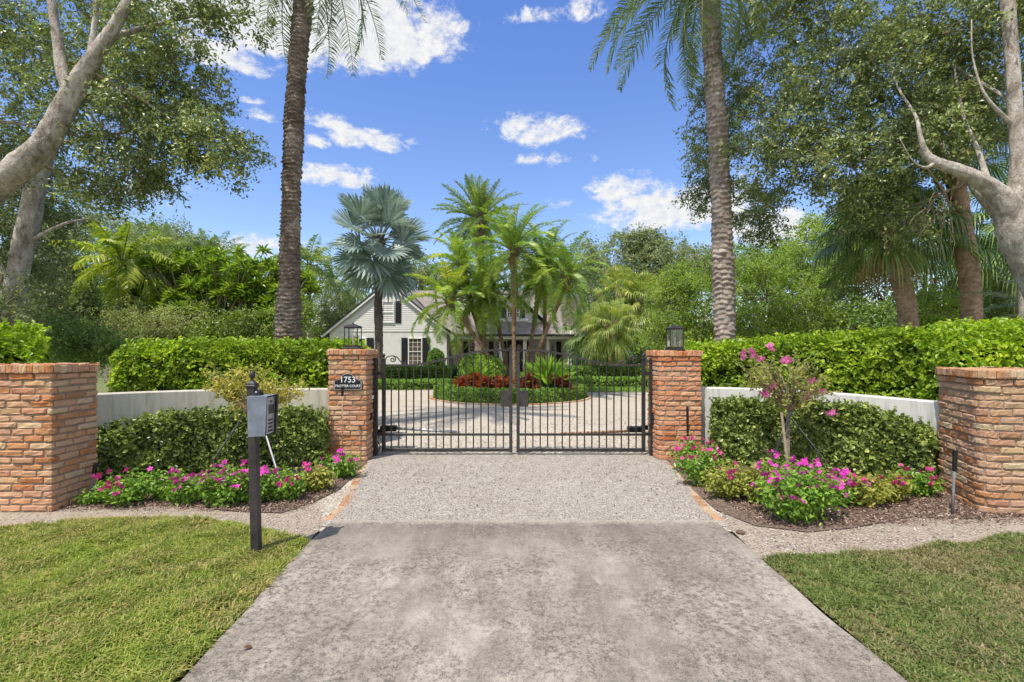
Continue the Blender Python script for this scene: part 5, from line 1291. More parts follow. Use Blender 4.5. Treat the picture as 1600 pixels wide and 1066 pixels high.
# --- right oak
D=7.4
limbs=[[(P(1665,548,D)[0],D,0,.45),W4(1650,500,D,.40),W4(1622,430,D,.36),W4(1592,370,D,.33),W4(1577,330,D,.28),W4(1545,292,D,.19),W4(1500,268,D,.145),W4(1462,254,D,.11),W4(1446,240,D,.085),W4(1438,214,D,.05),W4(1430,180,D+.2,.035),W4(1400,130,D+.6,.02),W4(1380,60,D+.9,.01)],
[W4(1462,254,D,.05),W4(1445,262,D-.1,.03),W4(1425,250,D-.2,.015),W4(1405,215,D-.2,.008)],[W4(1545,292,D,.07),W4(1530,240,D+.2,.05),W4(1505,180,D+.5,.035),W4(1490,100,D+.8,.02)],[W4(1586,200,D,.05),W4(1540,150,D-.1,.03),W4(1520,90,D,.02),W4(1518,30,D,.01)],
[W4(1580,335,D,.17),W4(1590,270,D,.15),W4(1586,180,D,.14),W4(1580,80,D,.13),W4(1573,-20,D,.12),W4(1560,-140,D,.08)],
[(P(1612,450,D+.7)[0],D+.7,1.2,.22),W4(1605,410,D+.7,.20),W4(1570,345,D+.7,.17),W4(1530,300,D+.7,.12),W4(1480,235,D+1.2,.06),W4(1410,150,D+2,.04),W4(1330,90,D+2.4,.02)],
[W4(1500,260,D,.03),W4(1400,225,D+.9,.025),W4(1300,215,D+1.6,.02),W4(1220,200,D+2,.012)],
[W4(1584,160,D,.04),W4(1500,110,D+1,.03),W4(1400,60,D+1.6,.025),W4(1300,20,D+2,.015)]]
bl_=[E(1130,180,11.2,58,70,.8,.6),E(1112,265,11.2,50,66,.8,.7),E(1180,335,11.0,60,48,.9,.7),E(1205,100,10.8,75,85,.9,1.0),E(1230,220,9.0,90,90,1.2,1.3),E(1330,110,8.8,110,110,1.3,1.8),E(1330,250,8.6,90,70,1.0,1.2),E(1450,60,8.6,110,100,1.3,1.6),E(1450,190,8.3,80,80,.9,.9),E(1530,140,8.6,70,110,1.0,1.0),E(1620,80,8.4,60,120,1.0,.8),E(1250,20,9,110,50,1.1,.8),E(1390,340,8.8,60,45,.8,.35),E(1560,10,8,80,50,1,.5),E(1195,25,11,45,45,.9,.3)]
def deadtwigs(lv,tg):
    for a in range(16):
        p0=P(rng.uniform(1450,1490),rng.uniform(290,345),8.2); q=P(rng.uniform(1415,1500),rng.uniform(350,425),8.2+rng.normal()*.3); twig(tg,p0,q,.008,.002,.05,4,6)
    twig(tg,P(1448,262,8.0),P(1492,330,8.2),.014,.008,.05,5,6)
limbs=[[(*q[:3],q[3]*.66) for q in l] for l in limbs]
broad_tree('oak_tree','large forked oak at the right edge with a limb reaching left','tree',(P(1665,548,D)[0],D,0),limbs,bl_,1560,72,.16,.068,.035,ML['oak'],MB_oak,shell=.5,tw=.008,extra=deadtwigs)

# --- background trees, left
def bgtree(label,px,D,top,blobs,nc,per,cs,L,mat,bm=None,name='tree',r=.16,cat='tree',up=.55,shell=.4,tw=.02,hexa=False,W=None,nst=3):
    b=np.array([P(px,548,D)[0],D,0.]); tops=[bb[0] for bb in blobs]; limbs=[]
    fork=b+np.array([0,0,max(.5,top*.3)])
    limbs.append([(*b,r*1.2),(*(b+(fork-b)*.5+[.04,0,0]),r),(*fork,r*.85),(*(fork+(np.mean(tops,0)-fork)*.6),r*.5),(*np.mean(tops,0),r*.3)])
    for c in tops[:6]: limbs.append([(*fork,r*.6),(*(fork+(c-fork)*.5+rng.normal(size=3)*.15),r*.45),(*c,r*.15)])
    return broad_tree(name,label,cat,b,limbs,blobs,nc,per,cs,L,W or L*.5,ML[mat],bm or MB_grey,shell=shell,tw=tw,up=up,hexa=hexa)
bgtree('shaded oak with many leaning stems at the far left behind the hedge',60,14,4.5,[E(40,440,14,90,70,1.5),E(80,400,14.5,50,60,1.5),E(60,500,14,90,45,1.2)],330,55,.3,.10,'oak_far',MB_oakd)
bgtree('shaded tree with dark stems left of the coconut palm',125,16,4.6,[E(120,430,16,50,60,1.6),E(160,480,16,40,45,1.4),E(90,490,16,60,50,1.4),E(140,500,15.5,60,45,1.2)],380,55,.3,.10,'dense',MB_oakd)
bgtree('soft green tree behind the coconut palm left of the frangipani',170,24,7,[E(150,375,24,70,45,2),E(90,350,24,70,40,2),E(210,400,24,55,45,2),E(200,460,24,50,60,2)],330,55,.42,.15,'oak_far')
bgtree('tall far tree over the left skyline behind the frangipani',270,34,10,[E(245,370,34,50,28,2.5),E(290,385,34,40,26,2.5),E(225,430,34,60,60,2.5),E(300,440,34,60,50,2.5)],330,50,.55,.2,'oak_far')
bgtree('grey green shrub at the foot of the coconut palm left of the frangipani',215,13.6,2.6,[E(210,500,13.6,36,32,.8),E(258,512,13.6,40,26,.8),E(300,500,13.6,34,26,.7)],300,70,.18,.055,'olive',name='shrub',cat='shrub',r=.06,tw=.01)
bgtree('dark undergrowth shrub below the shaded left trees',110,11,1.9,[E(110,528,11,50,30,.8),E(60,520,11.5,50,32,.8),E(150,540,11,40,22,.6)],300,50,.2,.075,'dense',name='shrub',cat='shrub',r=.05,tw=.01)
bgtree('dark green shrub behind the left hedge under the frangipani',400,13.6,2.2,[E(345,522,13.6,40,24,.7),E(405,515,13.6,40,30,.7),E(460,500,13.6,30,34,.7),E(380,510,13.4,50,22,.6)],320,60,.2,.085,'frangi',name='shrub',cat='shrub',r=.05,tw=.01)
# frangipani: forked bare stems carrying rosettes
def frangipani():
    D=15.0; b=np.array([P(335,548,D)[0],D,0.]); t=thing('frangipani_tree',b,'wide frangipani tree with bright leaf rosettes over bare forked stems','tree')
    w=MB(); lv=MB(); tips=[]
    r=np.random.default_rng(5)
    cr=[E(250,450,D,60,38,1.3),E(330,425,D,80,34,1.5),E(400,422,D,60,34,1.4),E(462,450,D,30,42,1.0),E(290,420,D,50,25,1.2),E(212,475,D,30,32,.9),E(340,455,D-.8,80,22,.6),E(270,475,D-.8,60,20,.6),E(420,465,D-.7,50,24,.6),E(300,492,D-.9,70,16,.5),E(440,492,D-.9,40,16,.5)]
    for ci,(c,rad,_) in enumerate(cr):
        hub=b+(c-b)*.42+r.normal(size=3)*.15; hub[2]=max(hub[2],.7)
        root=b+np.array([r.normal()*.35,r.normal()*.2,0]); limb(w,[(*root,.05),(*((root+hub)/2+r.normal(size=3)*.08),.04),(*hub,.03)],8,5,ci)
        for k in range(46):
            q,u=ell_points(c,rad,1,.35); q=q[0]; m=hub+(q-hub)*.55+r.normal(size=3)*.08-[0,0,.05]
            if q[2]<c[2]-rad[2]*.8: continue
            w.tube([hub,m,q],[.022,.016,.012],6,cap=False); tips.append(q)
    for q in tips:
        n=r.integers(18,27); az=np.arange(n)*2.4+r.uniform(0,6); el=np.radians(np.linspace(65,-15,n))
        d=np.c_[np.cos(az)*np.cos(el),np.sin(az)*np.cos(el),np.sin(el)]; L=r.uniform(.20,.33,n)
        nor=nrm(np.array([0,0,1.])-d*d[:,2:3]+r.normal(size=(n,3))*.12)
        V,Fs=leafpoly(q+d*(L*.55)[:,None],nor,d,L,L*.27,.1,True,.25); lv.add(V,Fs)
    emit('trunk',w,MB_frang,t,True); emit('crown',lv,ML['frangi'],t)

frangipani()
# --- background right
bgtree('bright lime shrub tree directly behind the right lantern',1080,15,3.6,[E(1075,470,15,55,50,1.2),E(1045,520,14.6,40,38,1.0),E(1110,500,14.5,55,50,1.0),E(1060,440,15.5,35,25,1.0)],420,60,.22,.085,'lime',name='shrub_tree',r=.09)
bgtree('bright lime shrub tree right of the pale date palm trunk',1190,15,3.8,[E(1190,460,15,55,45,1.3),E(1230,490,14.6,55,45,1.1),E(1170,510,14.4,60,35,1.0),E(1190,425,15.6,50,25,1.2)],440,60,.22,.085,'lime',name='shrub_tree',r=.09)
bgtree('lime shrub tree left of the brown fibrous palm',1280,15.5,3.8,[E(1270,465,15.5,55,45,1.3),E(1310,500,15,50,45,1.1),E(1250,420,16,50,30,1.2),E(1290,430,15.8,40,30,1.2)],440,60,.22,.085,'lime',name='shrub_tree',r=.09)
bgtree('feathery light green tree behind the lime shrubs',1200,21,6.5,[E(1150,420,21,50,35,1.6),E(1205,405,21,30,24,1.4),E(1265,385,21,45,40,1.6),E(1310,370,21,50,50,1.6)],380,55,.32,.12,'lime')
bgtree('bright young shrub between the two brown palm trunks',1467,11.6,2.6,[E(1468,480,11.6,30,40,.5),E(1455,520,11.6,36,25,.5)],110,46,.16,.075,'lime',name='shrub',cat='shrub',r=.03,tw=.008)
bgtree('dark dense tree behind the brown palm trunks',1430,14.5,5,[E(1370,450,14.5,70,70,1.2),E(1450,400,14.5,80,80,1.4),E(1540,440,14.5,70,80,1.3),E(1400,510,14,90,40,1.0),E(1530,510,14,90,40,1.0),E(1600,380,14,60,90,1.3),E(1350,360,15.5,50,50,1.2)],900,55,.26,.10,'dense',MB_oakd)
bgtree('distant oak over the right skyline beyond the sabal palms',985,40,11,[E(985,400,40,50,38,3),E(965,440,40,45,40,3),E(1010,385,40,24,20,2)],300,55,.6,.23,'oak_far')
bgtree('second distant oak nearer the pale date palm',1065,38,10.5,[E(1060,410,38,55,32,3),E(1100,415,38,35,32,3),E(1040,450,38,50,35,3)],300,55,.6,.23,'oak_far')
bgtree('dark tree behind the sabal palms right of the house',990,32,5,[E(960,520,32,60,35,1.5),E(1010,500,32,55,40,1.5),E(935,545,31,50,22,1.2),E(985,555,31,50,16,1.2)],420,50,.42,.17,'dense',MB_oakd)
bgtree('pale leafy tree behind the right corner of the house',930,36,7,[E(915,410,38,30,35,2),E(930,450,37,45,40,2)],180,50,.5,.2,'oak_far')
bgtree('tree behind the house gable left of the island palms',650,44,9,[E(640,430,44,45,30,3),E(700,440,44,50,30,3),E(560,490,44,50,35,3)],300,50,.6,.25,'oak_far')
bgtree('green tree beyond the roof behind the island palms',820,46,10,[E(800,430,46,60,35,3),E(870,430,46,60,30,3)],220,50,.6,.25,'oak_far')
bgtree('pale green shrub behind the coconut palms left of the house',525,30,5,[E(500,500,30,35,45,1.5),E(535,505,31,35,35,1.5),E(480,540,29,40,20,1.2)],280,55,.4,.15,'oak_far',name='shrub_tree',r=.1)
# far woodland closing the horizon
def woodland():
    n=60000; az=rng.uniform(-1.35,1.35,n); R0=62+rng.normal(size=n)*1.5; x=np.sin(az)*R0; y=np.cos(az)*R0+4
    top=5.5+1.8*np.sin(az*9)+1.2*np.sin(az*23+1)+.8*np.sin(az*51)
    z=rng.uniform(0,1,n)**.8*top
    p=np.c_[x,y,z]+rng.normal(size=(n,3))*.3
    m=MB(); scatter_leaves(m,p,np.tile([0,-1.,.3],(n,1)),.55,.3,.4,.8); o=emit('distant_woodland',m,ML['oak_far']); o['kind']='stuff'; o['label']='far belt of green woodland along the horizon'; o['category']='woodland'
woodland()

# ============================================================ ISLAND PLANTING
def rosette_plant(label,px,py,D,n,L,W,mat,seed,name,cat,z0=.3,el=(85,10),curl=.3,stems=1,spread=0):
    b=np.array([P(px,py,D)[0],D,z0]); t=thing(name,b,label,cat); r=np.random.default_rng(seed); m=MB(); st=MB()
    for s in range(stems):
        q=b+np.array([r.normal()*spread,r.normal()*spread*.6,r.uniform(0,1)*spread*2.3*(stems>1)]); st.tube([b,q+[0,0,.02]],.015,5)
        k=n//stems; az=np.arange(k)*2.4+r.uniform(0,6); e=np.radians(np.linspace(el[0],el[1],k))+r.normal(size=k)*.12
        d=np.c_[np.cos(az)*np.cos(e),np.sin(az)*np.cos(e),np.sin(e)]; l=L*r.uniform(.75,1.1,k)
        nor=nrm(np.array([0,0,1.])-d*d[:,2:3]+r.normal(size=(k,3))*.15)
        V,Fs=leafpoly(q+d*(l*.5)[:,None],nor,d,l,W*r.uniform(.8,1.1,k),.15,True,curl); m.add(V,Fs)
    emit('leaves',m,ML[mat],t); emit('stem',st,MB_twig,t)
for i,(px,py,D,lab,mt,n,sp) in enumerate([(722,600,15.3,'low orange croton at the left of the island','croton',130,.2),(745,592,15.5,'tall orange red croton behind the left one','croton',240,.28),(757,603,15.2,'orange croton left of the gate centre','croton',130,.2),(783,600,15.2,'bright orange croton just left of the meeting stiles','croton',170,.22),(831,600,15.3,'dark red croton just right of the lock plates','croton_d',190,.25),(882,603,15.3,'dark maroon croton right of the spiky plant','croton_d',190,.25)]):
    rosette_plant(lab,px,py,D,int(n*1.3),.25,.07,mt,i,'croton_plant','shrub',.35,(80,0),.25,12,sp*.62)
rosette_plant('spiky bright green agave-like plant on the right of the island',855,588,15.7,130,1.1,.085,'spiky',11,'spiky_plant','plant',.45,(88,22),.16)
rosette_plant('smaller spiky green plant behind the crotons on the left of the island',748,585,16.0,70,.85,.07,'spiky',12,'spiky_plant','plant',.5,(86,25),.18)
def mound(label,px,py,D,rx,rz,n,L,mat,name='shrub',z=.3):
    b=np.array([P(px,py,D)[0],D,0]); t=thing(name,b,label,'shrub'); u=rvec(n); u[:,2]=np.abs(u[:,2])*1.0
    p=b+np.array([0,0,z])+u*np.array([rx,rx*.8,rz])*(1+.12*snoise(u,1.1,int(px)))[:,None]*(1-np.abs(rng.normal(size=(n,1)))*.08)
    m=MB(); scatter_leaves(m,p,u,L,L*.55,.4,.7); emit('foliage',m,ML[mat],t)
    c=MB(); th=np.linspace(0,1.5,6); c.lathe([(rx*.82*math.cos(a),z+rz*.82*math.sin(a)) for a in th]+[(0,z+rz*.82)],b,12); c.lathe([(rx*.5,0),(rx*.82,z)],b,12); emit('dark_core',c,M_core,t)  # closed dark shell under the leaves, inner shade as its colour
mound('light green rounded shrub among the island palm trunks',752,575,16.9,.85,.75,5200,.12,'spiky',z=.75)
mound('round clipped topiary ball by the gable wall right window',681,560,26.2,.52,1.0,5000,.07,'court','topiary',z=.75)
mound('small rounded shrub at the right end of the porch',887,590,25,.5,.55,1600,.09,'court',z=.3)
mound('lime groundcover clump at the right of the island',893,597,19.6,.6,.35,1500,.09,'lime',z=.1)
mound('dark shrub under the left end of the porch',712,590,25,.6,.55,1600,.09,'dense',z=.3)

# ============================================================ HOUSE
DH=28.0; k_=DH/F
hx=lambda px,D=DH:(px-800)*D/F
hz=lambda py,D=DH:H-(py-HY)*D/F
house=thing('house',(hx(720),DH,0),'white house with clapboard gable, shingle roof and pillared porch behind the island','house')
gl,gr_,gp=hx(504),hx(716),hx(606.3); ge=hz(526); gpk=hz(443)
wallL,wallR=hx(515),hx(698)
slope=(gpk-ge)/(gp-gl)
def gz(x): return gpk-abs(x-gp)*slope
m=MB(); # rendered lower wall (front face a box with depth)
zs=hz(518)
m.box((wallL,DH,-.1),(wallR,DH+7,zs)); emit('wall',m,M_hwall,house)
m=MB(); 
V=[(wallL,DH+.02,zs),(wallR,DH+.02,zs),(wallR,DH+.02,gz(wallR)-.08),(gp,DH+.02,gpk-.08),(wallL,DH+.02,max(zs,gz(wallL)-.08))]
m.add(V,[np.arange(5)[None]])
nb=24; pit=(gpk-.1-zs)/nb
for i in range(nb):
    z0=zs+i*pit; z1=z0+pit
    hw0=max(0,(gpk-.1-z0)/slope); hw1=max(0,(gpk-.1-z1)/slope)
    a0,b0=max(gp-hw0,wallL-.06),min(gp+hw0,wallR+.06); a1,b1=max(gp-hw1,wallL-.06),min(gp+hw1,wallR+.06)
    m.add([(a0,DH-.036,z0),(b0,DH-.036,z0),(b1,DH-.008,z1+.01),(a1,DH-.008,z1+.01),(a0,DH+.01,z0),(b0,DH+.01,z0)],np.array([[0,1,2,3],[0,4,5,1]]))
emit('gable_siding',m,M_siding,house)
# gable roof
m=MB(); yb=DH+9; yf=DH-.16; th=.10
for sx,xe in((-1,gl),(1,gr_)):
    ze=gpk-abs(xe-gp)*slope
    V=[(gp,yf,gpk+th),(xe,yf,ze+th),(xe,yb,ze+th),(gp,yb,gpk+th),(gp,yf,gpk),(xe,yf,ze),(xe,yb,ze),(gp,yb,gpk)]
    m.add(V,np.array([[0,1,2,3],[4,7,6,5],[0,4,5,1],[1,5,6,2]]))
emit('gable_roof',m,M_roof,house)
m=MB()
for sx,xe in((-1,gl),(1,gr_)):
    ze=gpk-abs(xe-gp)*slope; m.bar((gp,yf-.02,gpk-.02),(xe,yf-.02,ze-.02),.05,.15)
emit('barge_board',m,M_trim,house)
m=MB()
for sx,xe in((-1,gl),(1,gr_)):
    ze=gpk-abs(xe-gp)*slope; m.bar((gp,yf-.03,gpk+.085),(xe,yf-.03,ze+.085),.07,.07)
emit('roof_edge',m,M_shutter,house)
def window(px0,py0,px1,py1,D,nx,ny,sh=None,yo=0,parent=house):
    x0,x1=hx(px0,D),hx(px1,D); z1,z0=hz(py0,D),hz(py1,D); y=D-.04-yo
    w=MB(); f=.06
    w.cbox(((x0+x1)/2,y,z1-f/2),(x1-x0,.07,f)); w.cbox(((x0+x1)/2,y-.01,z0+f/2),(x1-x0+.08,.10,f)); w.cbox((x0+f/2,y,(z0+z1)/2),(f,.066,z1-z0-2*f)); w.cbox((x1-f/2,y,(z0+z1)/2),(f,.066,z1-z0-2*f))
    w.cbox(((x0+x1)/2,y,(z0+z1)/2),(x1-x0-2*f,.05,.05))
    wo=emit('window',w,M_trim,parent)
    g=MB(); g.cbox(((x0+x1)/2,y+.025,(z0+z1)/2),(x1-x0-2*f,.008,z1-z0-2*f)); emit('pane',g,M_pane,wo)
    mu=MB()
    for i in range(1,nx): mu.cbox((x0+(x1-x0)*i/nx,y+.012,(z0+z1)/2),(.022,.016,z1-z0-2*f))
    for j in range(1,ny):
        if j*2==ny: continue
        mu.cbox(((x0+x1)/2,y+.0115,z0+(z1-z0)*j/ny),(x1-x0-2*f,.012,.022))
    emit('muntins',mu,M_trim,wo)
    for s in(sh or []):
        a,b=hx(s[0],D),hx(s[1],D); q=MB(); q.cbox(((a+b)/2,y-.005,(z0+z1)/2),(b-a,.05,z1-z0))
        for zz in np.arange(z0+.1,z1-.08,.07): q.cbox(((a+b)/2,y-.034,zz),(b-a-.1,.012,.045))
        emit('shutter',q,M_shutter,parent)
window(597,471,616,505,DH,3,4,[(585,593.5),(618,627)])
window(638,528,660,571,DH,3,6,[(627.5,637),(660.8,671)])
window(555,528,573,571,DH,3,6,[(574,584),(544,554)])
# porch wing
DW=30.0; xr=hx(893,DW)
m=MB(); m.box((wallR+.01,DW,-.1),(xr,DW+8,hz(505,DW))); emit('porch_wall',m,M_hcream,house)
DE=26.6; eL=hx(712,DE); eR=hx(897,DE)
m=MB(); m.box((wallR+.02,27.0,-.1),(hx(893,27),DW-.01,.12)); emit('porch_floor',m,M_hcream,house)
# main roof: eave front rising to the ridge
yR=34.0; zR=hz(454,yR); zE=hz(522,DE)
rl=gp+1.0
zk=hz(503,28.2); xk0,xk1=hx(660,28.2),hx(884,28.2)
m=MB()
xv=gp+(gpk+.1-zk)/slope-.02
V=[(eL,DE,zE),(eR,DE,zE),(hx(896,28.2),28.2,zk),(xv,28.2,zk),(hx(880,yR),yR,zR),(gp,yR,zR),
   (eL,DE,zE-.12),(eR,DE,zE-.12)]
m.add(V,[np.array([[0,1,2,3]]),np.array([[3,2,4,5]]),np.array([[6,7,1,0]])])
# hip end
m.add([(hx(896,28.2),28.2,zk),(eR,DE,zE),(eR+.9,34.5,hz(524,30)),(hx(880,yR),yR,zR)],[np.array([[0,1,2]]),np.array([[0,2,3]])])
m.add([(eL,DE,zE-.12),(eR,DE,zE-.12),(eR,DW,zE-.12),(eL,DW,zE-.12)],np.array([[0,3,2,1]]))
emit('roof',m,M_roof,house)
m=MB(); m.box((hx(872,33),33,0),(hx(918,33),40,hz(525,33))); emit('rear_wing',m,M_hcream,house)
m=MB(); m.add([(hx(905,36),33.5,hz(470,36)),(hx(922,33),33,hz(524,33)),(hx(860,33),33,hz(524,33)),(hx(860,36),33.5,hz(466,36)),(hx(925,40),41,hz(520,36)),(hx(905,36),38,hz(470,36))],[np.array([[0,3,2,1]]),np.array([[0,1,4,5]])]); emit('rear_roof',m,M_roof,house)
m=MB(); m.cbox(((eL+eR)/2,DE-.05,zE-.07),(eR-eL,.09,.10),None,.01); emit('gutter',m,M_shutter,house)
m=MB(); m.cbox(((eL+eR)/2,DE+.10,zE-.20),(eR-eL-.1,.05,.14)); emit('fascia_board',m,M_trim,house)
for px in(783,820,855,890):
    x=hx(px,27.1); m=MB(); m.cbox((x,27.1,(.12+zE-.2)/2),(.20,.20,zE-.2-.12),None,.01); m.cbox((x,27.1,zE-.22),(.28,.28,.08),None,.01); m.cbox((x,27.1,.17),(.27,.27,.10),None,.01); emit('column',m,M_trim,house)
for px in(703,707,894):
    m=MB(); m.cbox((hx(px,27.6),27.6,(zE-.2)/2),(.08,.08,zE-.2)); emit('downspout',m,M_shutter,house)
m=MB(); m.bar((hx(703,27.6),27.55,zE-.35),(hx(712,27.2),27.2,zE-.15),.07); emit('downspout_elbow',m,M_shutter,house)
for a,b,s in((733,746,[(724.5,731.5),(747.5,754)]),(773,783,[(764,771),(785,791)]),(829,845,[(823,828)]),(858,868,[(869.5,877)])):
    window(a,534,b,566,DW,3,6,s)
m=MB(); m.cbox((hx(806,DW),DW-.05,1.15),(1.0,.08,2.1)); d=emit('door',m,M_shutter,house)
m=MB()
for i in (-1,1): m.cbox((hx(806,DW)+i*.25,DW-.10,1.4),(.3,.02,1.1))
emit('door_glass',m,M_pane,d)
m=MB(); xa,xb=hx(857,27.1),hx(888,27.1); m.cbox(((xa+xb)/2,27.1,.9),(xb-xa,.05,.05)); m.cbox(((xa+xb)/2,27.1,.25),(xb-xa,.05,.05))
for x in np.linspace(xa+.05,xb-.05,11): m.cbox((x,27.1,.575),(.03,.03,.60))
emit('porch_railing',m,M_trim,house)
# dormer
dy=28.15; xa,xb,xp=hx(747,dy),hx(857,dy),hx(802,dy); zb,zt=hz(505,dy),hz(455,dy); sl=(zt-zb)/(xp-xa)
m=MB(); m.add([(xa+.35,dy,zb),(xb-.35,dy,zb),(xb-.35,dy,zb+.02),(xp,dy,zt-.35*sl),(xa+.35,dy,zb+.02)],[np.arange(5)[None]])
for i in range(11):
    z0=zb+i*.15; hw=max(0,(zt-.3-z0)/sl); hw1=max(0,(zt-.3-z0-.15)/sl); m.add([(xp-hw,dy-.03,z0),(xp+hw,dy-.03,z0),(xp+hw1,dy-.008,z0+.155),(xp-hw1,dy-.008,z0+.155)],np.array([[0,1,2,3]]))
emit('dormer_wall',m,M_siding,house)
m=MB()
for xe in(xa,xb):
    V=[(xp,dy-.4,zt+.08),(xe,dy-.4,zb+.08),(xe,dy+3.0,zb+.08),(xp,dy+5,zt+.08),(xp,dy-.4,zt),(xe,dy-.4,zb)]; m.add(V,np.array([[0,1,2,3],[0,4,5,1]]))
emit('dormer_roof',m,M_roof,house)
m=MB()
for xe in(xa,xb): m.bar((xp,dy-.42,zt+.02),(xe,dy-.42,zb+.02),.05,.13)
emit('dormer_trim',m,M_trim,house)
window(792,480,801,497,dy,2,4,[(783,790.5)],.02); window(803,480,812,497,dy,2,4,[(813.5,820)],.02)
m=MB(); m.cbox((xp,dy-.06,hz(500,dy)),(hx(826,dy)-hx(780,dy),.12,.14)); emit('dormer_sill',m,M_trim,house)

# parked car glimpsed under the trees right of the house
def car():
    D=31; b=np.array([hx(905,D),D,0]); t=thing('parked_car',b,'pale parked car glimpsed in shade under the trees right of the house','car')
    x0=hx(888,D); x1=hx(968,D); L=x1-x0
    prof=[(0,.25),(0,.62),(.04,.78),(.22,.86),(.33,1.30),(.42,1.42),(.68,1.42),(.80,1.28),(.90,.92),(.99,.84),(1,.3)]
    m=MB(); n=len(prof)
    V=[(x0+u*L,D-.85,z) for u,z in prof]+[(x0+u*L,D+.85,z) for u,z in prof]; j=np.arange(n);k=(j+1)%n
    m.add(V,[np.stack([j,k,k+n,j+n],-1),np.arange(n)[None],(np.arange(n)+n)[None,::-1]]); emit('body',m,simple('pale_car_paint',(.6,.62,.64),.25,.6,.2,2,.05),t)
    g=MB(); pr=[(.25,.9),(.345,1.27),(.43,1.36),(.67,1.36),(.77,1.24),(.86,.92)]; g.add([(x0+u*L,D-.865,z) for u,z in pr],[np.arange(6)[None]]); emit('side_windows',g,M_pane,t)
    for u in(.18,.80):
        w=MB(); c=np.array([x0+u*L,D-.80,.32]); w.tube([c-[0,.1,0],c+[0,.1,0]],.32,18); wh=emit('wheel',w,M_darkplastic,t)
        q=MB(); q.tube([c-[0,.12,0],c-[0,.09,0]],.19,14); emit('rim',q,M_silver,wh)
car()

# ============================================================ SKY, SUN, CAMERA
EL=R_(64); SUN=nrm(np.array([-.60,-.80,math.tan(EL)]))
w=bpy.data.worlds.new('World'); scene.world=w; w.use_nodes=True; nt=w.node_tree
for n in list(nt.nodes): nt.nodes.remove(n)
out=nt.nodes.new('ShaderNodeOutputWorld'); bg=nt.nodes.new('ShaderNodeBackground'); nt.links.new(bg.outputs[0],out.inputs[0])
sky=nt.nodes.new('ShaderNodeTexSky'); sky.sky_type='NISHITA'; sky.sun_disc=False; sky.sun_elevation=EL; sky.sun_rotation=math.atan2(SUN[0],SUN[1])
sky.altitude=0; sky.air_density=1.0; sky.dust_density=.6; sky.ozone_density=2.2
SS=.15; bg.inputs[1].default_value=SS
tc=nt.nodes.new('ShaderNodeTexCoord'); sp=nt.nodes.new('ShaderNodeSeparateXYZ'); nt.links.new(tc.outputs['Generated'],sp.inputs[0])
az=math_(nt,'ARCTAN2',sp.outputs[0],sp.outputs[1]); el=math_(nt,'ARCSINE',sp.outputs[2])
cb=nt.nodes.new('ShaderNodeCombineXYZ'); nt.links.new(az,cb.inputs[0]); nt.links.new(el,cb.inputs[1])
def wnoise(s,d,r=.6,dist=0):
    n=nt.nodes.new('ShaderNodeTexNoise'); n.inputs['Scale'].default_value=s; n.inputs['Detail'].default_value=d; n.inputs['Roughness'].default_value=r; n.inputs['Distortion'].default_value=dist
    mp=nt.nodes.new('ShaderNodeMapping'); mp.inputs['Scale'].default_value=(1,1.6,1); nt.links.new(cb.outputs[0],mp.inputs[0]); nt.links.new(mp.outputs[0],n.inputs['Vector']); return n.outputs['Fac']
n1=wnoise(13,9,.66,.5); n2=wnoise(42,7,.7)
nz=math_(nt,'ADD',math_(nt,'MULTIPLY_ADD',n1,4.6,-2.25),math_(nt,'MULTIPLY_ADD',n2,1.9,-.95))
CL=[(440,14,185,80,2.1),(350,88,60,30,1.2),(578,222,62,20,1),(646,222,16,9,1),(527,275,72,22,.9),(505,190,45,16,.8),(488,222,34,13,.8),(410,180,38,16,.4),(395,158,26,10,.4),(836,206,66,26,1.05),(873,251,62,13,.75),(853,26,58,20,.7),(918,16,36,24,.9),(970,298,52,24,1.05),(880,318,28,13,.6),(1060,330,120,38,1.3),(1200,362,90,34,1.2),(392,388,90,20,.7),(475,392,50,22,.5),(330,50,70,55,.6),(1000,350,60,14,.5),(250,300,90,40,.3)]
m_=None
for px,py,rx,ry,wt in CL:
    d=nrm(np.array([(px-800)/F,1,(HY-py)/F])); a0=math.atan2(d[0],d[1]); e0=math.asin(d[2])
    dx=nrm(np.array([(px+rx-800)/F,1,(HY-py)/F])); ra=1.15*abs(math.atan2(dx[0],dx[1])-a0); dy_=nrm(np.array([(px-800)/F,1,(HY-py+ry)/F])); re_=1.15*abs(math.asin(dy_[2])-e0)
    u=math_(nt,'MULTIPLY',math_(nt,'SUBTRACT',az,a0),1/ra); v=math_(nt,'MULTIPLY',math_(nt,'SUBTRACT',el,e0),1/re_)
    vd=math_(nt,'MAXIMUM',math_(nt,'MULTIPLY',v,-1.35),v)   # flatter underside
    q=math_(nt,'MULTIPLY_ADD',math_(nt,'ADD',math_(nt,'MULTIPLY',u,u),math_(nt,'MULTIPLY',vd,vd)),-1,wt)
    m_=q if m_ is None else math_(nt,'MAXIMUM',m_,q)
m_=math_(nt,'MAXIMUM',m_,-.9)
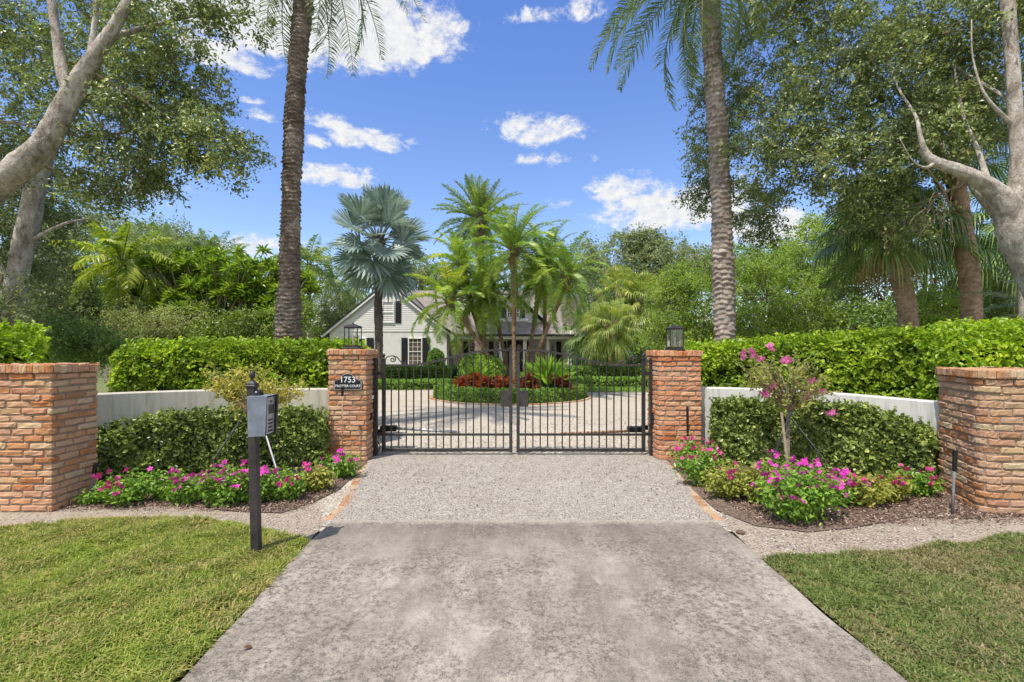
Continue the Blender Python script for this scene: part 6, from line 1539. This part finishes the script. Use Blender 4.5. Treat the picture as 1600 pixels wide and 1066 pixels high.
# unseen broken cloud, added overhead and behind the viewer as white fill light
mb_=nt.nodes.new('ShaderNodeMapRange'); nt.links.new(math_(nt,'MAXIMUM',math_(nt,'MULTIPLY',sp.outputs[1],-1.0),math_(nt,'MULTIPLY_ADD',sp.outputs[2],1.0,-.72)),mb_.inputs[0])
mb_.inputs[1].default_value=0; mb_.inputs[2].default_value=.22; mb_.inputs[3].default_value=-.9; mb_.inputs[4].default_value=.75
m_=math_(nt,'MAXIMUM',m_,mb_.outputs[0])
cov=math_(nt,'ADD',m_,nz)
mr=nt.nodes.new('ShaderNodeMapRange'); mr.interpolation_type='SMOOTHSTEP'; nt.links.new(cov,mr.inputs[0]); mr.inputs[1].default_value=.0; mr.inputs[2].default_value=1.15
skyc=mixc(nt,1.0,sky.outputs[0],(1.0,1.0,1.0),'MULTIPLY')
# deeper blue overhead, paler toward the horizon, as the polarised summer sky of the photo
tint=ramp(nt,el,[(0,(1.75,1.55,1.42)),(.22,(1.25,1.30,1.5)),(.75,(.82,1.10,1.72))])
skyc=mixc(nt,1.0,skyc,tint,'MULTIPLY')
shade=ramp(nt,n2,[(.3,(.80,.83,.90)),(.6,(1.02,1.02,1.02))])
k=.93/SS
cc=mixc(nt,1.0,shade,(k,k,k),'MULTIPLY')
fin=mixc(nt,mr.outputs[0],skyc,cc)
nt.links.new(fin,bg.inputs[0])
sl_=bpy.data.lights.new('sun','SUN'); sl_.energy=5.0; sl_.angle=R_(.53); sl_.color=(1,.935,.83)
so=bpy.data.objects.new('sun',sl_); COL.objects.link(so); so.location=(0,0,30); so.rotation_euler=Vector(SUN).to_track_quat('Z','Y').to_euler()
cam=bpy.data.cameras.new('camera'); co=bpy.data.objects.new('camera',cam); COL.objects.link(co)
cam.sensor_width=36; cam.lens=F/1600*36; cam.shift_y=15/1600; cam.clip_end=2000; cam.clip_start=.05
co.location=(0,0,H); co.rotation_euler=(R_(90),0,0); scene.camera=co
scene.view_settings.view_transform='Standard'; scene.view_settings.look='None'; scene.view_settings.exposure=0
scene.render.engine='CYCLES'
scene.cycles.max_bounces=8; scene.cycles.transparent_max_bounces=12; scene.cycles.use_denoising=True
scene.cycles.diffuse_bounces=4; scene.cycles.transmission_bounces=4
scene.cycles.sample_clamp_indirect=6
print('DONE verts',sum(len(m.vertices) for m in bpy.data.meshes),'objs',len(bpy.data.objects))
